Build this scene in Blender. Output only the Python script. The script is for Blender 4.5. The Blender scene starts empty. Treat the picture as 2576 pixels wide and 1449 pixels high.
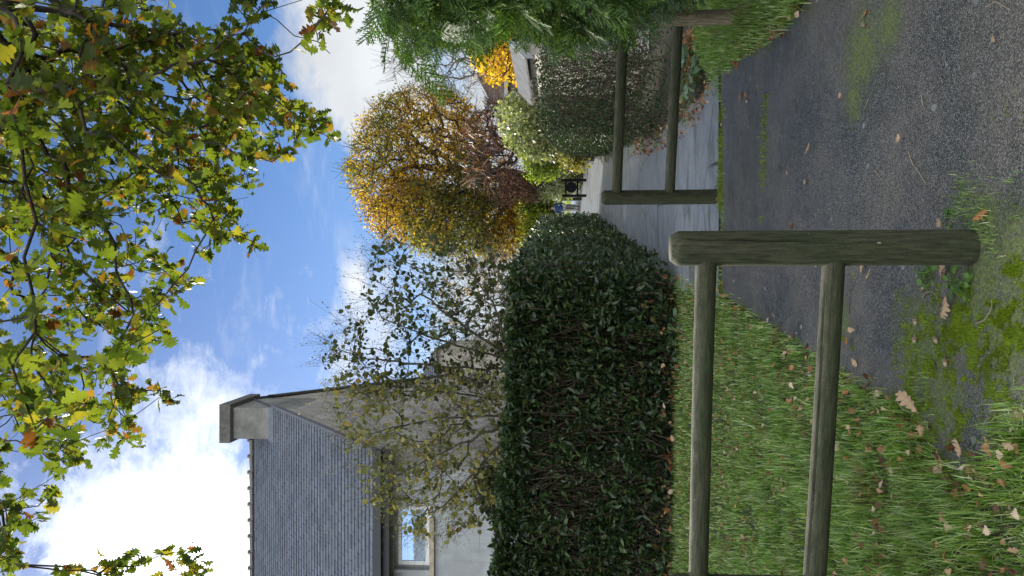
import bpy, math, random
import numpy as np
from mathutils import Vector, Matrix
R = math.radians
rng = np.random.default_rng(7)
random.seed(7)
sc = bpy.context.scene
COL = sc.collection

# ---------------------------------------------------------------- camera (a phone held sideways: world up is picture left)
F, CX, CY, EYE, PITCH = 1860.0, 1288.0, 724.5, 1.55, R(3.507)
fwd = Vector((0, math.cos(PITCH), math.sin(PITCH)))
upv = Vector((0, -math.sin(PITCH), math.cos(PITCH)))
cd = bpy.data.cameras.new("camera"); cam = bpy.data.objects.new("camera", cd); COL.objects.link(cam)
cd.sensor_width = 36; cd.lens = 26.0; cd.clip_start = 0.05; cd.clip_end = 3000
M = Matrix.Identity(4)
for i, v in enumerate((-upv, Vector((1, 0, 0)), -fwd)):
    for j in range(3): M[j][i] = v[j]
M.translation = (0, 0, EYE)
cam.matrix_world = M
sc.camera = cam

# ---------------------------------------------------------------- light
SUN_AZ, SUN_EL = R(28), R(26.7)           # left of straight ahead, above the roof
sc.view_settings.view_transform = 'Standard'
sc.view_settings.look = 'None'
sc.view_settings.gamma = 1
sc.view_settings.exposure = 1.22
sc.cycles.max_bounces = 6; sc.cycles.diffuse_bounces = 3; sc.cycles.transmission_bounces = 4
sc.cycles.sample_clamp_indirect = 6
sl = bpy.data.lights.new("sun", 'SUN'); sl.energy = 4.0; sl.angle = R(2.2); sl.color = (1, .93, .8)
so = bpy.data.objects.new("sun", sl); COL.objects.link(so)
sdir = Vector((-math.sin(SUN_AZ) * math.cos(SUN_EL), math.cos(SUN_AZ) * math.cos(SUN_EL), math.sin(SUN_EL)))
so.rotation_euler = sdir.to_track_quat('Z', 'Y').to_euler(); so.location = (-8, 14, 30)


class G:                                  # tiny node-graph helper
    def __init__(s, tree): s.t = tree; s.n = tree.nodes; s.l = tree.links
    def new(s, typ, **kw):
        n = s.n.new(typ)
        for k, v in kw.items(): setattr(n, k, v)
        return n
    def put(s, sock, v):
        if isinstance(v, bpy.types.NodeSocket): s.l.new(v, sock)
        elif v is not None: sock.default_value = v
    def m(s, op, a, b=None, c=None, clamp=False):
        n = s.new('ShaderNodeMath', operation=op, use_clamp=clamp)
        for i, v in enumerate((a, b, c)):
            if v is not None: s.put(n.inputs[i], v)
        return n.outputs[0]
    def mr(s, v, a, b, c=0.0, d=1.0, smooth=False):
        n = s.new('ShaderNodeMapRange', interpolation_type='SMOOTHSTEP' if smooth else 'LINEAR')
        s.put(n.inputs[0], v)
        for i, q in enumerate((a, b, c, d)): s.put(n.inputs[i + 1], q)
        return n.outputs[0]
    def mix(s, f, a, b, blend='MIX'):
        n = s.new('ShaderNodeMix', data_type='RGBA', blend_type=blend)
        s.put(n.inputs[0], f)
        for i, v in ((6, a), (7, b)):
            s.put(n.inputs[i], v if isinstance(v, bpy.types.NodeSocket) else (*v[:3], 1))
        return n.outputs[2]
    def noise(s, vec, scale, detail=4, rough=.55, dist=0.0, out=0):
        n = s.new('ShaderNodeTexNoise'); s.put(n.inputs['Vector'], vec)
        n.inputs['Scale'].default_value = scale; n.inputs['Detail'].default_value = detail
        n.inputs['Roughness'].default_value = rough; n.inputs['Distortion'].default_value = dist
        return n.outputs[out]
    def vor(s, vec, scale, feature='F1', out='Distance', rand=1.0):
        n = s.new('ShaderNodeTexVoronoi', feature=feature); s.put(n.inputs['Vector'], vec)
        n.inputs['Scale'].default_value = scale; n.inputs['Randomness'].default_value = rand
        return n.outputs[out]
    def map(s, vec, scale=(1, 1, 1), loc=(0, 0, 0), rot=(0, 0, 0)):
        n = s.new('ShaderNodeMapping'); s.put(n.inputs[0], vec)
        n.inputs[1].default_value = loc; n.inputs[2].default_value = rot; n.inputs[3].default_value = scale
        return n.outputs[0]
    def ramp(s, f, stops, interp='LINEAR'):
        n = s.new('ShaderNodeValToRGB'); s.put(n.inputs[0], f); e = n.color_ramp.elements
        n.color_ramp.interpolation = interp
        while len(e) < len(stops): e.new(.5)
        for i, (p, c) in enumerate(stops): e[i].position = p; e[i].color = (*c, 1)
        return n.outputs[0]
    def bump(s, h, strength=.5, dist=.01, normal=None):
        n = s.new('ShaderNodeBump'); s.put(n.inputs['Height'], h)
        n.inputs['Strength'].default_value = strength; n.inputs['Distance'].default_value = dist
        if normal is not None: s.l.new(normal, n.inputs['Normal'])
        return n.outputs[0]


def P(x, y, D):                           # the world point seen at photo position (x, y) (2576 x 1449 grid) on the plane Y = D
    d = fwd + upv * ((CX - x) / F) + Vector((1, 0, 0)) * ((CY - y) / F)
    return Vector((0, 0, EYE)) + d * (D / d.y)


def gz(y): return 0.0 if y < 14 else (0.0105 * (y - 14) if y < 48 else .357)


def GP(x, y, lift=0.0):                    # ... on the ground
    d = fwd + upv * ((CX - x) / F) + Vector((1, 0, 0)) * ((CY - y) / F)
    z = 0.0
    for _ in range(12):
        t = (z - EYE) / d.z; p = Vector((0, 0, EYE)) + d * t; z = .5 * z + .5 * gz(p.y)
    return Vector((p.x, p.y, gz(p.y) + lift))


def sky():
    w = bpy.data.worlds.new("World"); sc.world = w; w.use_nodes = True
    g = G(w.node_tree); g.n.clear()
    st = g.new('ShaderNodeTexSky', sky_type='NISHITA'); st.sun_disc = False
    st.sun_elevation = SUN_EL; st.sun_rotation = -SUN_AZ; st.altitude = 50; st.air_density = 1.0; st.dust_density = .3; st.ozone_density = 2.5
    tc = g.new('ShaderNodeTexCoord').outputs['Generated']
    sp = g.new('ShaderNodeSeparateXYZ'); g.l.new(tc, sp.inputs[0])
    X, Y, Z = sp.outputs
    az = g.m('ARCTAN2', X, Y); el = g.m('ARCSINE', Z)
    cmb = g.new('ShaderNodeCombineXYZ'); g.put(cmb.inputs[0], az); g.put(cmb.inputs[1], el)
    v = cmb.outputs[0]
    base = g.noise(v, 5.5, 9, .62, .35)
    fine = g.noise(g.map(v, (1, 2.2, 1), rot=(0, 0, .5)), 16, 8, .7, .6)
    S = None
    def blob(x, y, rx, ry, k, rot=0.0):
        nonlocal S
        d = fwd + upv * ((CX - x) / F) + Vector((1, 0, 0)) * ((CY - y) / F); d.normalize()
        a0, e0 = math.atan2(d.x, d.y), math.asin(d.z)
        u = g.m('SUBTRACT', az, a0); w_ = g.m('SUBTRACT', el, e0)
        c, s_ = math.cos(rot), math.sin(rot)
        uu = g.m('ADD', g.m('MULTIPLY', u, c), g.m('MULTIPLY', w_, s_))
        ww = g.m('SUBTRACT', g.m('MULTIPLY', w_, c), g.m('MULTIPLY', u, s_))
        q = g.m('ADD', g.m('POWER', g.m('DIVIDE', g.m('ABSOLUTE', uu), ry / F), 2.0), g.m('POWER', g.m('DIVIDE', g.m('ABSOLUTE', ww), rx / F), 2.0))
        r = g.m('MULTIPLY', g.m('SUBTRACT', 1.0, q, clamp=True), k)
        S = r if S is None else g.m('ADD', S, r)
    blob(900, 120, 190, 300, 1.7)          # the grey-white cloud on the right
    blob(990, 280, 160, 170, 1.0)
    blob(880, 650, 45, 130, .55, .1)        # a small streak
    blob(930, 820, 110, 200, .75)
    blob(520, 1450, 330, 330, 1.3)          # the blown-out bank on the left
    blob(500, 1010, 190, 170, .62, .5)
    blob(250, 1240, 120, 190, .5)
    blob(840, 960, 60, 120, .5)
    hor = g.mr(el, R(14), R(4), 0, 1.2, True)
    cover = g.m('ADD', S, hor)
    # sky behind and beside the view: unseen scattered cumulus, added for ambient light
    beh = g.mr(Y, .7, .1, 0, .95, True)
    cover = g.m('ADD', cover, beh)
    n = g.m('ADD', g.m('MULTIPLY', base, .75), g.m('MULTIPLY', fine, .5))
    dens = g.m('ADD', g.m('MULTIPLY', cover, .85), g.m('MULTIPLY', g.m('SUBTRACT', n, .625), 2.6))
    cl = g.mr(dens, .12, 1.0, 0, 1, False)
    # veil of thin cirrus
    ci = g.mr(g.noise(g.map(v, (1.2, 5, 1), rot=(0, 0, 1.1)), 3.5, 9, .68, .8), .5, .8, 0, .3, True)
    cl = g.m('MAXIMUM', cl, ci)
    dt = g.new('ShaderNodeVectorMath', operation='DOT_PRODUCT'); g.l.new(tc, dt.inputs[0]); dt.inputs[1].default_value = sdir
    sd = g.m('MAXIMUM', dt.outputs['Value'], 0.0)
    glow = g.m('ADD', g.m('MULTIPLY', g.m('POWER', sd, 14.0), .5), g.m('MULTIPLY', g.m('POWER', sd, 120.0), 2.5))
    shade = g.mr(g.noise(v, 3.2, 5, .5, .2), .3, .75, .26, .48)
    # unseen clouds behind the view, brightened to add fill light in the shade
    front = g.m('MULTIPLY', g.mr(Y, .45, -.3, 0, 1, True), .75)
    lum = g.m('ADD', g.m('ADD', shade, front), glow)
    cc = g.new('ShaderNodeVectorMath', operation='SCALE'); cc.inputs[0].default_value = (.92, .96, 1.0); g.put(cc.inputs['Scale'], lum)
    tint = g.mix(1.0, st.outputs[0], (.86, .9, 1.04), 'MULTIPLY')
    skc = g.new('ShaderNodeVectorMath', operation='SCALE'); g.l.new(tint, skc.inputs[0]); skc.inputs['Scale'].default_value = .051
    hs = g.new('ShaderNodeHueSaturation'); hs.inputs['Saturation'].default_value = 1.12; g.l.new(skc.outputs[0], hs.inputs['Color'])
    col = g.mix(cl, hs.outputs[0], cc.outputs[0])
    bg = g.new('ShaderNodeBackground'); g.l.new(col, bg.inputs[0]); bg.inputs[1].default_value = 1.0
    o = g.new('ShaderNodeOutputWorld'); g.l.new(bg.outputs[0], o.inputs[0])
sky()

# ---------------------------------------------------------------- materials
def mat(name):
    m = bpy.data.materials.new(name); m.use_nodes = True; g = G(m.node_tree); g.n.clear()
    b = g.new('ShaderNodeBsdfPrincipled'); o = g.new('ShaderNodeOutputMaterial'); g.l.new(b.outputs[0], o.inputs[0])
    g.b = b; g.o = o; g.mat = m
    g.obj = g.new('ShaderNodeTexCoord').outputs['Object']; 
    g.pos = g.new('ShaderNodeNewGeometry').outputs['Position']
    return g


def leaf_mat(name, stops, trans=.4, rough=.45, spec=.4, patch=None, gain=1.9):
    g = mat(name); geo = g.new('ShaderNodeNewGeometry')
    c = g.ramp(geo.outputs['Random Per Island'], stops)
    n = g.noise(g.pos, 9, 3)
    c = g.mix(g.mr(n, .35, .7, 0, .5), c, (.5, .5, .5), 'MULTIPLY')
    if patch:
        pc, sca, lo, hi = patch
        c = g.mix(g.mr(g.noise(g.pos, sca, 3), lo, hi), c, pc)
    g.put(g.b.inputs['Base Color'], c); g.b.inputs['Roughness'].default_value = rough
    g.b.inputs['Specular IOR Level'].default_value = spec
    tr = g.new('ShaderNodeBsdfTranslucent'); 
    tc = g.mix(1.0, c, (gain * 1.05, gain * 1.05, gain * .45), 'MULTIPLY'); g.put(tr.inputs[0], tc)
    mx = g.new('ShaderNodeMixShader'); mx.inputs[0].default_value = trans
    g.l.new(g.b.outputs[0], mx.inputs[1]); g.l.new(tr.outputs[0], mx.inputs[2]); g.l.new(mx.outputs[0], g.o.inputs[0])
    return g.mat


def plain(name, col, rough=.7, nscale=0, namp=.3, bump=0, spec=.4, metal=0):
    g = mat(name); c = col
    if nscale:
        n = g.noise(g.obj, nscale, 6, .6)
        c = g.mix(g.mr(n, .3, .7), tuple(v * (1 - namp) for v in col), tuple(min(1, v * (1 + namp)) for v in col))
        if bump: g.put(g.b.inputs['Normal'], g.bump(n, bump, .01))
        g.put(g.b.inputs['Base Color'], c)
    else: g.b.inputs['Base Color'].default_value = (*col, 1)
    g.b.inputs['Roughness'].default_value = rough; g.b.inputs['Specular IOR Level'].default_value = spec
    g.b.inputs['Metallic'].default_value = metal
    return g.mat


def wood_mat(name, a=(.046, .045, .026), b=(.024, .034, .013), pale=(.16, .15, .11)):
    g = mat(name)
    st = g.map(g.obj, (1, 1, .06))
    st = g.map(g.obj, (1, 1, .1)); gr = g.noise(st, 95, 7, .7, .25); sp_ = g.noise(g.obj, 240, 3, .6)
    big = g.noise(g.map(g.obj, (1, 1, .25)), 7, 5, .6, .4)
    c = g.mix(g.mr(gr, .36, .66), tuple(v * .45 for v in a), tuple(v * 1.6 for v in a))
    alg = g.mix(g.mr(gr, .4, .62), tuple(v * .6 for v in b), tuple(v * 1.6 for v in b))
    c = g.mix(g.mr(big, .38, .6), c, alg)
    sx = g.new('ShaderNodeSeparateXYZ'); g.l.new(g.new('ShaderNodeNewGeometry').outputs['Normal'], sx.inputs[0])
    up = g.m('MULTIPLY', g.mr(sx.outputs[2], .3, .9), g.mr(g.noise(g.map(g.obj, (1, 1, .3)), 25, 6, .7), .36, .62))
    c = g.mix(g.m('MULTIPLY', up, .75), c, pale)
    c = g.mix(g.mr(sp_, .4, .6, 0, .45), c, (.012, .014, .008))
    fl = g.m('MULTIPLY', g.mr(g.vor(g.map(g.obj, (1, 1, .4)), 26), .13, .09), g.mr(g.noise(g.obj, 9, 2), .62, .68))
    c = g.mix(fl, c, (.42, .43, .38))
    kn = g.mr(g.vor(g.map(g.obj, (1, 1, .55), loc=(3, 1, 2)), 3.4), .1, .05)
    c = g.mix(g.m('MULTIPLY', kn, .8), c, (.02, .016, .012))
    ck = g.mr(g.noise(g.map(g.obj, (1, 1, .02), loc=(5, 0, 0)), 60, 3, .5), .31, .27)
    c = g.mix(g.m('MULTIPLY', ck, .8), c, (.012, .012, .01))
    g.put(g.b.inputs['Base Color'], c); g.b.inputs['Roughness'].default_value = .85; g.b.inputs['Specular IOR Level'].default_value = .25
    h = g.m('SUBTRACT', g.m('ADD', gr, g.m('MULTIPLY', sp_, .3)), g.m('MULTIPLY', ck, .6))
    g.put(g.b.inputs['Normal'], g.bump(h, .55, .006))
    return g.mat


def mesh_np(name, V, Fc, mt, parent=None, smooth=False, loc=None):
    V = np.asarray(V, np.float32); Fc = np.asarray(Fc, np.int32)
    me = bpy.data.meshes.new(name); k = Fc.shape[1]
    me.vertices.add(len(V)); me.vertices.foreach_set('co', V.ravel())
    me.loops.add(Fc.size); me.loops.foreach_set('vertex_index', Fc.ravel())
    me.polygons.add(len(Fc)); me.polygons.foreach_set('loop_start', np.arange(0, Fc.size, k, dtype=np.int32))
    try: me.polygons.foreach_set('loop_total', np.full(len(Fc), k, np.int32))
    except Exception: pass
    me.update(calc_edges=True); me.validate()
    if smooth: me.polygons.foreach_set('use_smooth', np.ones(len(me.polygons), bool))
    if mt: me.materials.append(mt)
    o = bpy.data.objects.new(name, me); COL.objects.link(o)
    if loc is not None: o.location = loc
    if parent: o.parent = parent
    return o


def mesh_py(name, V, Fc, mt, parent=None, smooth=False):
    me = bpy.data.meshes.new(name); me.from_pydata([tuple(v) for v in V], [], [tuple(f) for f in Fc]); me.update()
    if smooth: me.polygons.foreach_set('use_smooth', np.ones(len(me.polygons), bool))
    if mt: me.materials.append(mt)
    o = bpy.data.objects.new(name, me); COL.objects.link(o)
    if parent: o.parent = parent
    return o


def thing(name, label, cat, group=None, loc=(0, 0, 0)):
    o = bpy.data.objects.new(name, None); COL.objects.link(o); o.location = loc; o.empty_display_size = .1
    return tag(o, label, cat, group)


def tag(o, label, cat, group=None, kind=None):
    if label: o['label'] = label
    if cat: o['category'] = cat
    if group: o['group'] = group
    if kind: o['kind'] = kind
    return o


def struct(o): o['kind'] = 'structure'; return o


class MB:                                  # boxes and prisms in one mesh
    def __init__(s): s.v = []; s.f = []
    def box(s, x0, x1, y0, y1, z0, z1):
        n = len(s.v)
        s.v += [(x0, y0, z0), (x1, y0, z0), (x1, y1, z0), (x0, y1, z0), (x0, y0, z1), (x1, y0, z1), (x1, y1, z1), (x0, y1, z1)]
        s.f += [tuple(n + i for i in q) for q in ((3, 2, 1, 0), (4, 5, 6, 7), (0, 1, 5, 4), (1, 2, 6, 5), (2, 3, 7, 6), (3, 0, 4, 7))]
        return s
    def poly(s, pts, faces):
        n = len(s.v); s.v += [tuple(p) for p in pts]; s.f += [tuple(n + i for i in q) for q in faces]; return s
    def build(s, name, mt, parent=None, smooth=False): return mesh_py(name, s.v, s.f, mt, parent, smooth)


def in_poly(px, py, poly):
    px = np.asarray(px); py = np.asarray(py); ins = np.zeros(px.shape, bool); n = len(poly); j = n - 1
    for i in range(n):
        xi, yi = poly[i]; xj, yj = poly[j]
        c = ((yi > py) != (yj > py)) & (px < (xj - xi) * (py - yi) / ((yj - yi) or 1e-9) + xi)
        ins ^= c; j = i
    return ins


def rot_frames(tan, roll):                 # frames whose Y axis is tan
    t = tan / np.maximum(np.linalg.norm(tan, axis=1, keepdims=True), 1e-9)
    a = np.where(np.abs(t[:, 2:3]) < .95, np.array([[0, 0, 1.]]), np.array([[1., 0, 0]]))
    x = np.cross(t, a); x /= np.linalg.norm(x, axis=1, keepdims=True); z = np.cross(x, t)
    c, s_ = np.cos(roll)[:, None], np.sin(roll)[:, None]
    x2 = c * x + s_ * z; z2 = -s_ * x + c * z
    return np.stack([x2, t, z2], axis=2)


def scatter(name, templates, pos, frames, scale, mt, parent=None):
    Vs, Fs, off = [], [], 0
    which = rng.integers(0, len(templates), len(pos))
    for k, (T, TF) in enumerate(templates):
        sel = which == k
        if not sel.any(): continue
        T = np.asarray(T, float); TF = np.asarray(TF)
        V = np.einsum('nij,vj->nvi', frames[sel], T) * scale[sel][:, None, None] + pos[sel][:, None, :]
        n, v = V.shape[:2]
        Fs.append((TF[None] + (np.arange(n) * v)[:, None, None]).reshape(-1, TF.shape[1]) + off); Vs.append(V.reshape(-1, 3)); off += n * v
    return mesh_np(name, np.concatenate(Vs), np.concatenate(Fs), mt, parent)


def oak_leaf(curl=.1, fold=.15, bend=0.0, seed=0):
    r = random.Random(seed)
    prof = [(.0, .012), (.1, .02), (.15, .12), (.2, .15), (.25, .07), (.3, .22), (.355, .27), (.405, .2), (.44, .1), (.5, .31), (.56, .38), (.61, .31), (.65, .14), (.71, .3), (.76, .35), (.81, .28), (.84, .15), (.9, .2), (.96, .17), (1.0, .05)]
    V, Fq = [], []
    for y, w in prof:
        wl, wr = w * r.uniform(.8, 1.2), w * r.uniform(.8, 1.2)
        z0 = -curl * y * y + .03 * math.sin(y * 9 + seed)
        V += [(-wl + bend * y * y, y + (.05 if w > .12 else -.01), z0 + fold * wl + r.uniform(-.01, .01)), (bend * y * y, y, z0), (wr + bend * y * y, y + (.05 if w > .12 else -.01), z0 + fold * wr + r.uniform(-.02, .02))]
    for i in range(len(prof) - 1):
        a = i * 3; Fq += [(a, a + 1, a + 4, a + 3), (a + 1, a + 2, a + 5, a + 4)]
    return V, Fq


def simple_leaf(w=.25, curl=.15, fold=.12, pts=4):
    V, Fq = [], []
    for i in range(pts + 1):
        y = i / pts; ww = w * math.sin(math.pi * (.06 + .9 * y) ** .85) if 0 < i < pts else .02
        z0 = -curl * y * y
        V += [(-ww, y, z0 + fold * ww * 2), (0, y, z0), (ww, y, z0 + fold * ww * 2)]
    for i in range(pts):
        a = i * 3; Fq += [(a, a + 1, a + 4, a + 3), (a + 1, a + 2, a + 5, a + 4)]
    return V, Fq


def round_leaf(seed=0):
    r = random.Random(seed); prof = [(0, .05), (.12, .3), (.35, .44), (.6, .42), (.82, .26), (1, .03)]
    V, Fq = [], []
    for y, w in prof:
        w *= r.uniform(.92, 1.08); z0 = -.12 * y * y
        V += [(-w, y, z0 + .12 * w), (0, y, z0), (w, y, z0 + .12 * w)]
    for i in range(5):
        a = i * 3; Fq += [(a, a + 1, a + 4, a + 3), (a + 1, a + 2, a + 5, a + 4)]
    return V, Fq


KITE = ([(0, 0, 0), (.32, .45, .05), (0, 1, -.08), (-.32, .5, .05)], [(0, 1, 2, 3)])
KITE2 = ([(0, 0, 0), (.42, .55, .1), (.05, .9, -.1), (-.4, .4, .08)], [(0, 1, 2, 3)])


def tubes(name, A, B, ra, rb, sides, mt, parent=None):
    d = B - A; L = np.linalg.norm(d, axis=1); ok = L > 1e-5; A, B, ra, rb, d = A[ok], B[ok], ra[ok], rb[ok], d[ok]
    fr = rot_frames(d, np.zeros(len(A))); th = np.arange(sides) * 2 * math.pi / sides
    ring = fr[:, :, 0][:, None, :] * np.cos(th)[None, :, None] + fr[:, :, 2][:, None, :] * np.sin(th)[None, :, None]
    B2 = B + d / np.linalg.norm(d, axis=1, keepdims=True) * rb[:, None] * .6
    V = np.concatenate([A[:, None] + ring * ra[:, None, None], B2[:, None] + ring * rb[:, None, None]], axis=1)
    q = np.array([(i, (i + 1) % sides, sides + (i + 1) % sides, sides + i) for i in range(sides)])
    Fc = (q[None] + (np.arange(len(A)) * 2 * sides)[:, None, None]).reshape(-1, 4)
    return mesh_np(name, V.reshape(-1, 3), Fc, mt, parent, smooth=True)


def grow(paths, tips, step, alpha, r_tip, r_max, expo=.45, jit=.12, curve=.35):
    """paths: starting limbs (list of point lists, each starting at the root); returns nodes, parents, radii, tip paths"""
    cap = len(tips) * 14 + 400
    N = np.zeros((cap, 3)); par = np.full(cap, -1); pl = np.zeros(cap); n = 0
    for path in paths:
        prev = -1
        if n:
            prev = int(np.argmin(np.linalg.norm(N[:n] - path[0], axis=1))); path = path[1:]
        for p in path:
            p = np.array(p, float)
            if prev < 0: N[n] = p; prev = n; n += 1; continue
            a = N[prev].copy(); L = np.linalg.norm(p - a); k = max(1, int(L / step))
            for i in range(1, k + 1):
                q = a + (p - a) * i / k + (rng.normal(0, jit * step, 3) if i < k else 0)
                N[n] = q; par[n] = prev; pl[n] = pl[prev] + np.linalg.norm(q - N[prev]); prev = n; n += 1
    base = N[n - 1].copy() if len(paths) == 1 else N[:n].mean(axis=0)
    order = np.argsort(np.linalg.norm(tips - base, axis=1)); tp = []
    for ti in order:
        t = tips[ti]; d = np.linalg.norm(N[:n] - t, axis=1); j = int(np.argmin(d + alpha * pl[:n])); L = d[j]
        if L < 1e-3: continue
        k = int(min(12, max(1, math.ceil(L / step))))
        if n + k >= cap: break
        a = N[j].copy(); tg = a - N[par[j]] if par[j] >= 0 else np.array([0, 0, 1.]); tg /= (np.linalg.norm(tg) + 1e-9)
        c = a + tg * L * curve; prev = j; ids = [j]
        for i in range(1, k + 1):
            s = i / k; q = (1 - s) ** 2 * a + 2 * s * (1 - s) * c + s * s * t
            if i < k: q = q + rng.normal(0, jit * step, 3)
            N[n] = q; par[n] = prev; pl[n] = pl[prev] + np.linalg.norm(q - N[prev]); prev = n; ids.append(n); n += 1
        tp.append(ids)
    cnt = np.zeros(n)
    for ids in tp: cnt[ids[-1]] += 1
    for i in range(n - 1, 0, -1):
        if par[i] >= 0: cnt[par[i]] += cnt[i]
    rad = np.minimum(r_tip * np.maximum(cnt, 1) ** expo, r_max)
    return N[:n], par[:n], rad, tp


def wood(name, N, par, rad, mt, parent, sides=5):
    i = np.where(par >= 0)[0]; p = par[i]
    return tubes(name, N[p], N[i], np.minimum(rad[p], rad[i] * 1.35), rad[i], sides, mt, parent)


def leaves_on(name, N, tp, per, templates, size, mt, parent, spread=.5, droop=.2, back=3, jitter=.05):
    pos, tan = [], []
    for ids in tp:
        ids = ids[-back:]
        if len(ids) < 2: ids = [ids[0], ids[0]]
        for _ in range(per):
            k = rng.integers(0, len(ids) - 1) if len(ids) > 1 else 0
            a, b = N[ids[k]], N[ids[k + 1]]; s = rng.random() ** .6
            pos.append(a + (b - a) * s); tan.append((b - a))
    pos = np.array(pos); tan = np.array(tan); tan /= np.linalg.norm(tan, axis=1, keepdims=True) + 1e-9
    tan = tan * (1 - spread) + rng.normal(0, 1, tan.shape) * spread; tan[:, 2] -= droop
    pos = pos + rng.normal(0, jitter, pos.shape)
    fr = rot_frames(tan, rng.normal(0, 1.0, len(pos)))
    return scatter(name, templates, pos, fr, size * rng.uniform(.65, 1.25, len(pos)), mt, parent)


def tips_in(poly, n, D, dD, ext=1.0):
    xs = [p[0] for p in poly]; ys = [p[1] for p in poly]; cx, cy = np.mean(xs), np.mean(ys); out = []
    while len(out) < n:
        x, y = rng.uniform(min(xs), max(xs), 400), rng.uniform(min(ys), max(ys), 400); m = in_poly(x, y, poly)
        for a, b in zip(x[m], y[m]):
            q = min(1, math.hypot((a - cx) / (max(xs) - min(xs)), (b - cy) / (max(ys) - min(ys))) * 1.8)
            dd = dD * math.sqrt(max(.12, 1 - q * q)); out.append(P(a, b, D + rng.uniform(-dd, dd)))
    return np.array([tuple(p) for p in out[:n]])


# ---------------------------------------------------------------- ground, paths
LEFT_EDGE = [(1812, 728), (1830, 745), (1850, 762), (1900, 795), (1960, 828), (2030, 880), (2100, 915), (2150, 965), (2250, 1005), (2300, 1050), (2350, 1125), (2400, 1180), (2450, 1195), (2510, 1150), (2530, 1090), (2576, 1060), (2900, 1000)]
RIGHT_EDGE = [(2900, -900), (2400, -600), (2200, -250), (2080, -60), (2030, 5), (1985, 60), (1930, 112), (1870, 140), (1835, 175)]
tar = [GP(x, y) for x, y in [(1815, 180)]] + [GP(1815, 724)] + [GP(x, y) for x, y in LEFT_EDGE] + [Vector((-.3, -3, 0)), Vector((6, -3, 0))] + [GP(x, y) for x, y in RIGHT_EDGE]
TAR = [(p.x, p.y) for p in tar]
con = [(1811, 735), (1760, 720), (1700, 688), (1650, 640), (1600, 592), (1560, 566), (1520, 560), (1490, 566)]
conr = [(1490, 425), (1530, 418), (1560, 388), (1650, 372), (1720, 325), (1760, 285), (1811, 195)]
cl_ = [GP(x, y) for x, y in con]; cr_ = [GP(x, y) for x, y in conr][::-1]


def edge_at(pts, y):
    ys = [p.y for p in pts]; xs = [p.x for p in pts]
    return float(np.interp(y, ys, xs))
CON = [(p.x, p.y) for p in cl_] + [(p.x, p.y) for p in cr_[::-1]]


def make_ground():
    g = mat('soil')
    n = g.noise(g.pos, 3, 8, .65); n2 = g.noise(g.pos, 40, 6, .7)
    c = g.mix(g.mr(n, .35, .65), (.05, .037, .02), (.035, .05, .014)); c = g.mix(g.mr(n2, .4, .7), c, (.018, .013, .008))
    sx = g.new('ShaderNodeSeparateXYZ'); g.l.new(g.pos, sx.inputs[0])
    c = g.mix(g.mr(sx.outputs[1], 30, 60), c, g.mix(g.mr(n, .35, .65), (.07, .1, .02), (.11, .14, .03)))
    g.put(g.b.inputs['Base Color'], c); g.b.inputs['Roughness'].default_value = .95
    g.put(g.b.inputs['Normal'], g.bump(n2, .8, .02))
    xs = [-900, -300, -100, -40, -20, -10, -6, -3, 0, 3, 6, 10, 20, 40, 100, 300, 900]
    ys = [-300, -100, -30, -10, -4, 0, 4, 8, 12, 14, 18, 22, 26, 30, 34, 38, 42, 48, 60, 100, 300, 1500]
    V = [(x, y, gz(y)) for y in ys for x in xs]; w = len(xs)
    Fc = [(j * w + i, j * w + i + 1, (j + 1) * w + i + 1, (j + 1) * w + i) for j in range(len(ys) - 1) for i in range(w - 1)]
    struct(mesh_py('ground', V, Fc, g.mat))


MOSS = [(2330, 880, .42), (2450, 800, .3), (2170, 130, .4), (2240, 60, .25), (2480, 570, .22), (2480, 700, .25), (2380, 1000, .3), (2150, 250, .2), (2300, 1080, .2), (2540, 830, .35), (2120, 800, .2), (2560, 640, .3), (2576, 700, .3)]
MOSSW = [(GP(x, y), r) for x, y, r in MOSS]


def moss_node(g):
    S = None
    for p, r in MOSSW:
        d = g.new('ShaderNodeVectorMath', operation='DISTANCE'); g.l.new(g.pos, d.inputs[0]); d.inputs[1].default_value = p
        q = g.mr(d.outputs['Value'], 0, r * 1.5, 1, 0, True); S = q if S is None else g.m('MAXIMUM', S, q)
    return S


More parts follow.
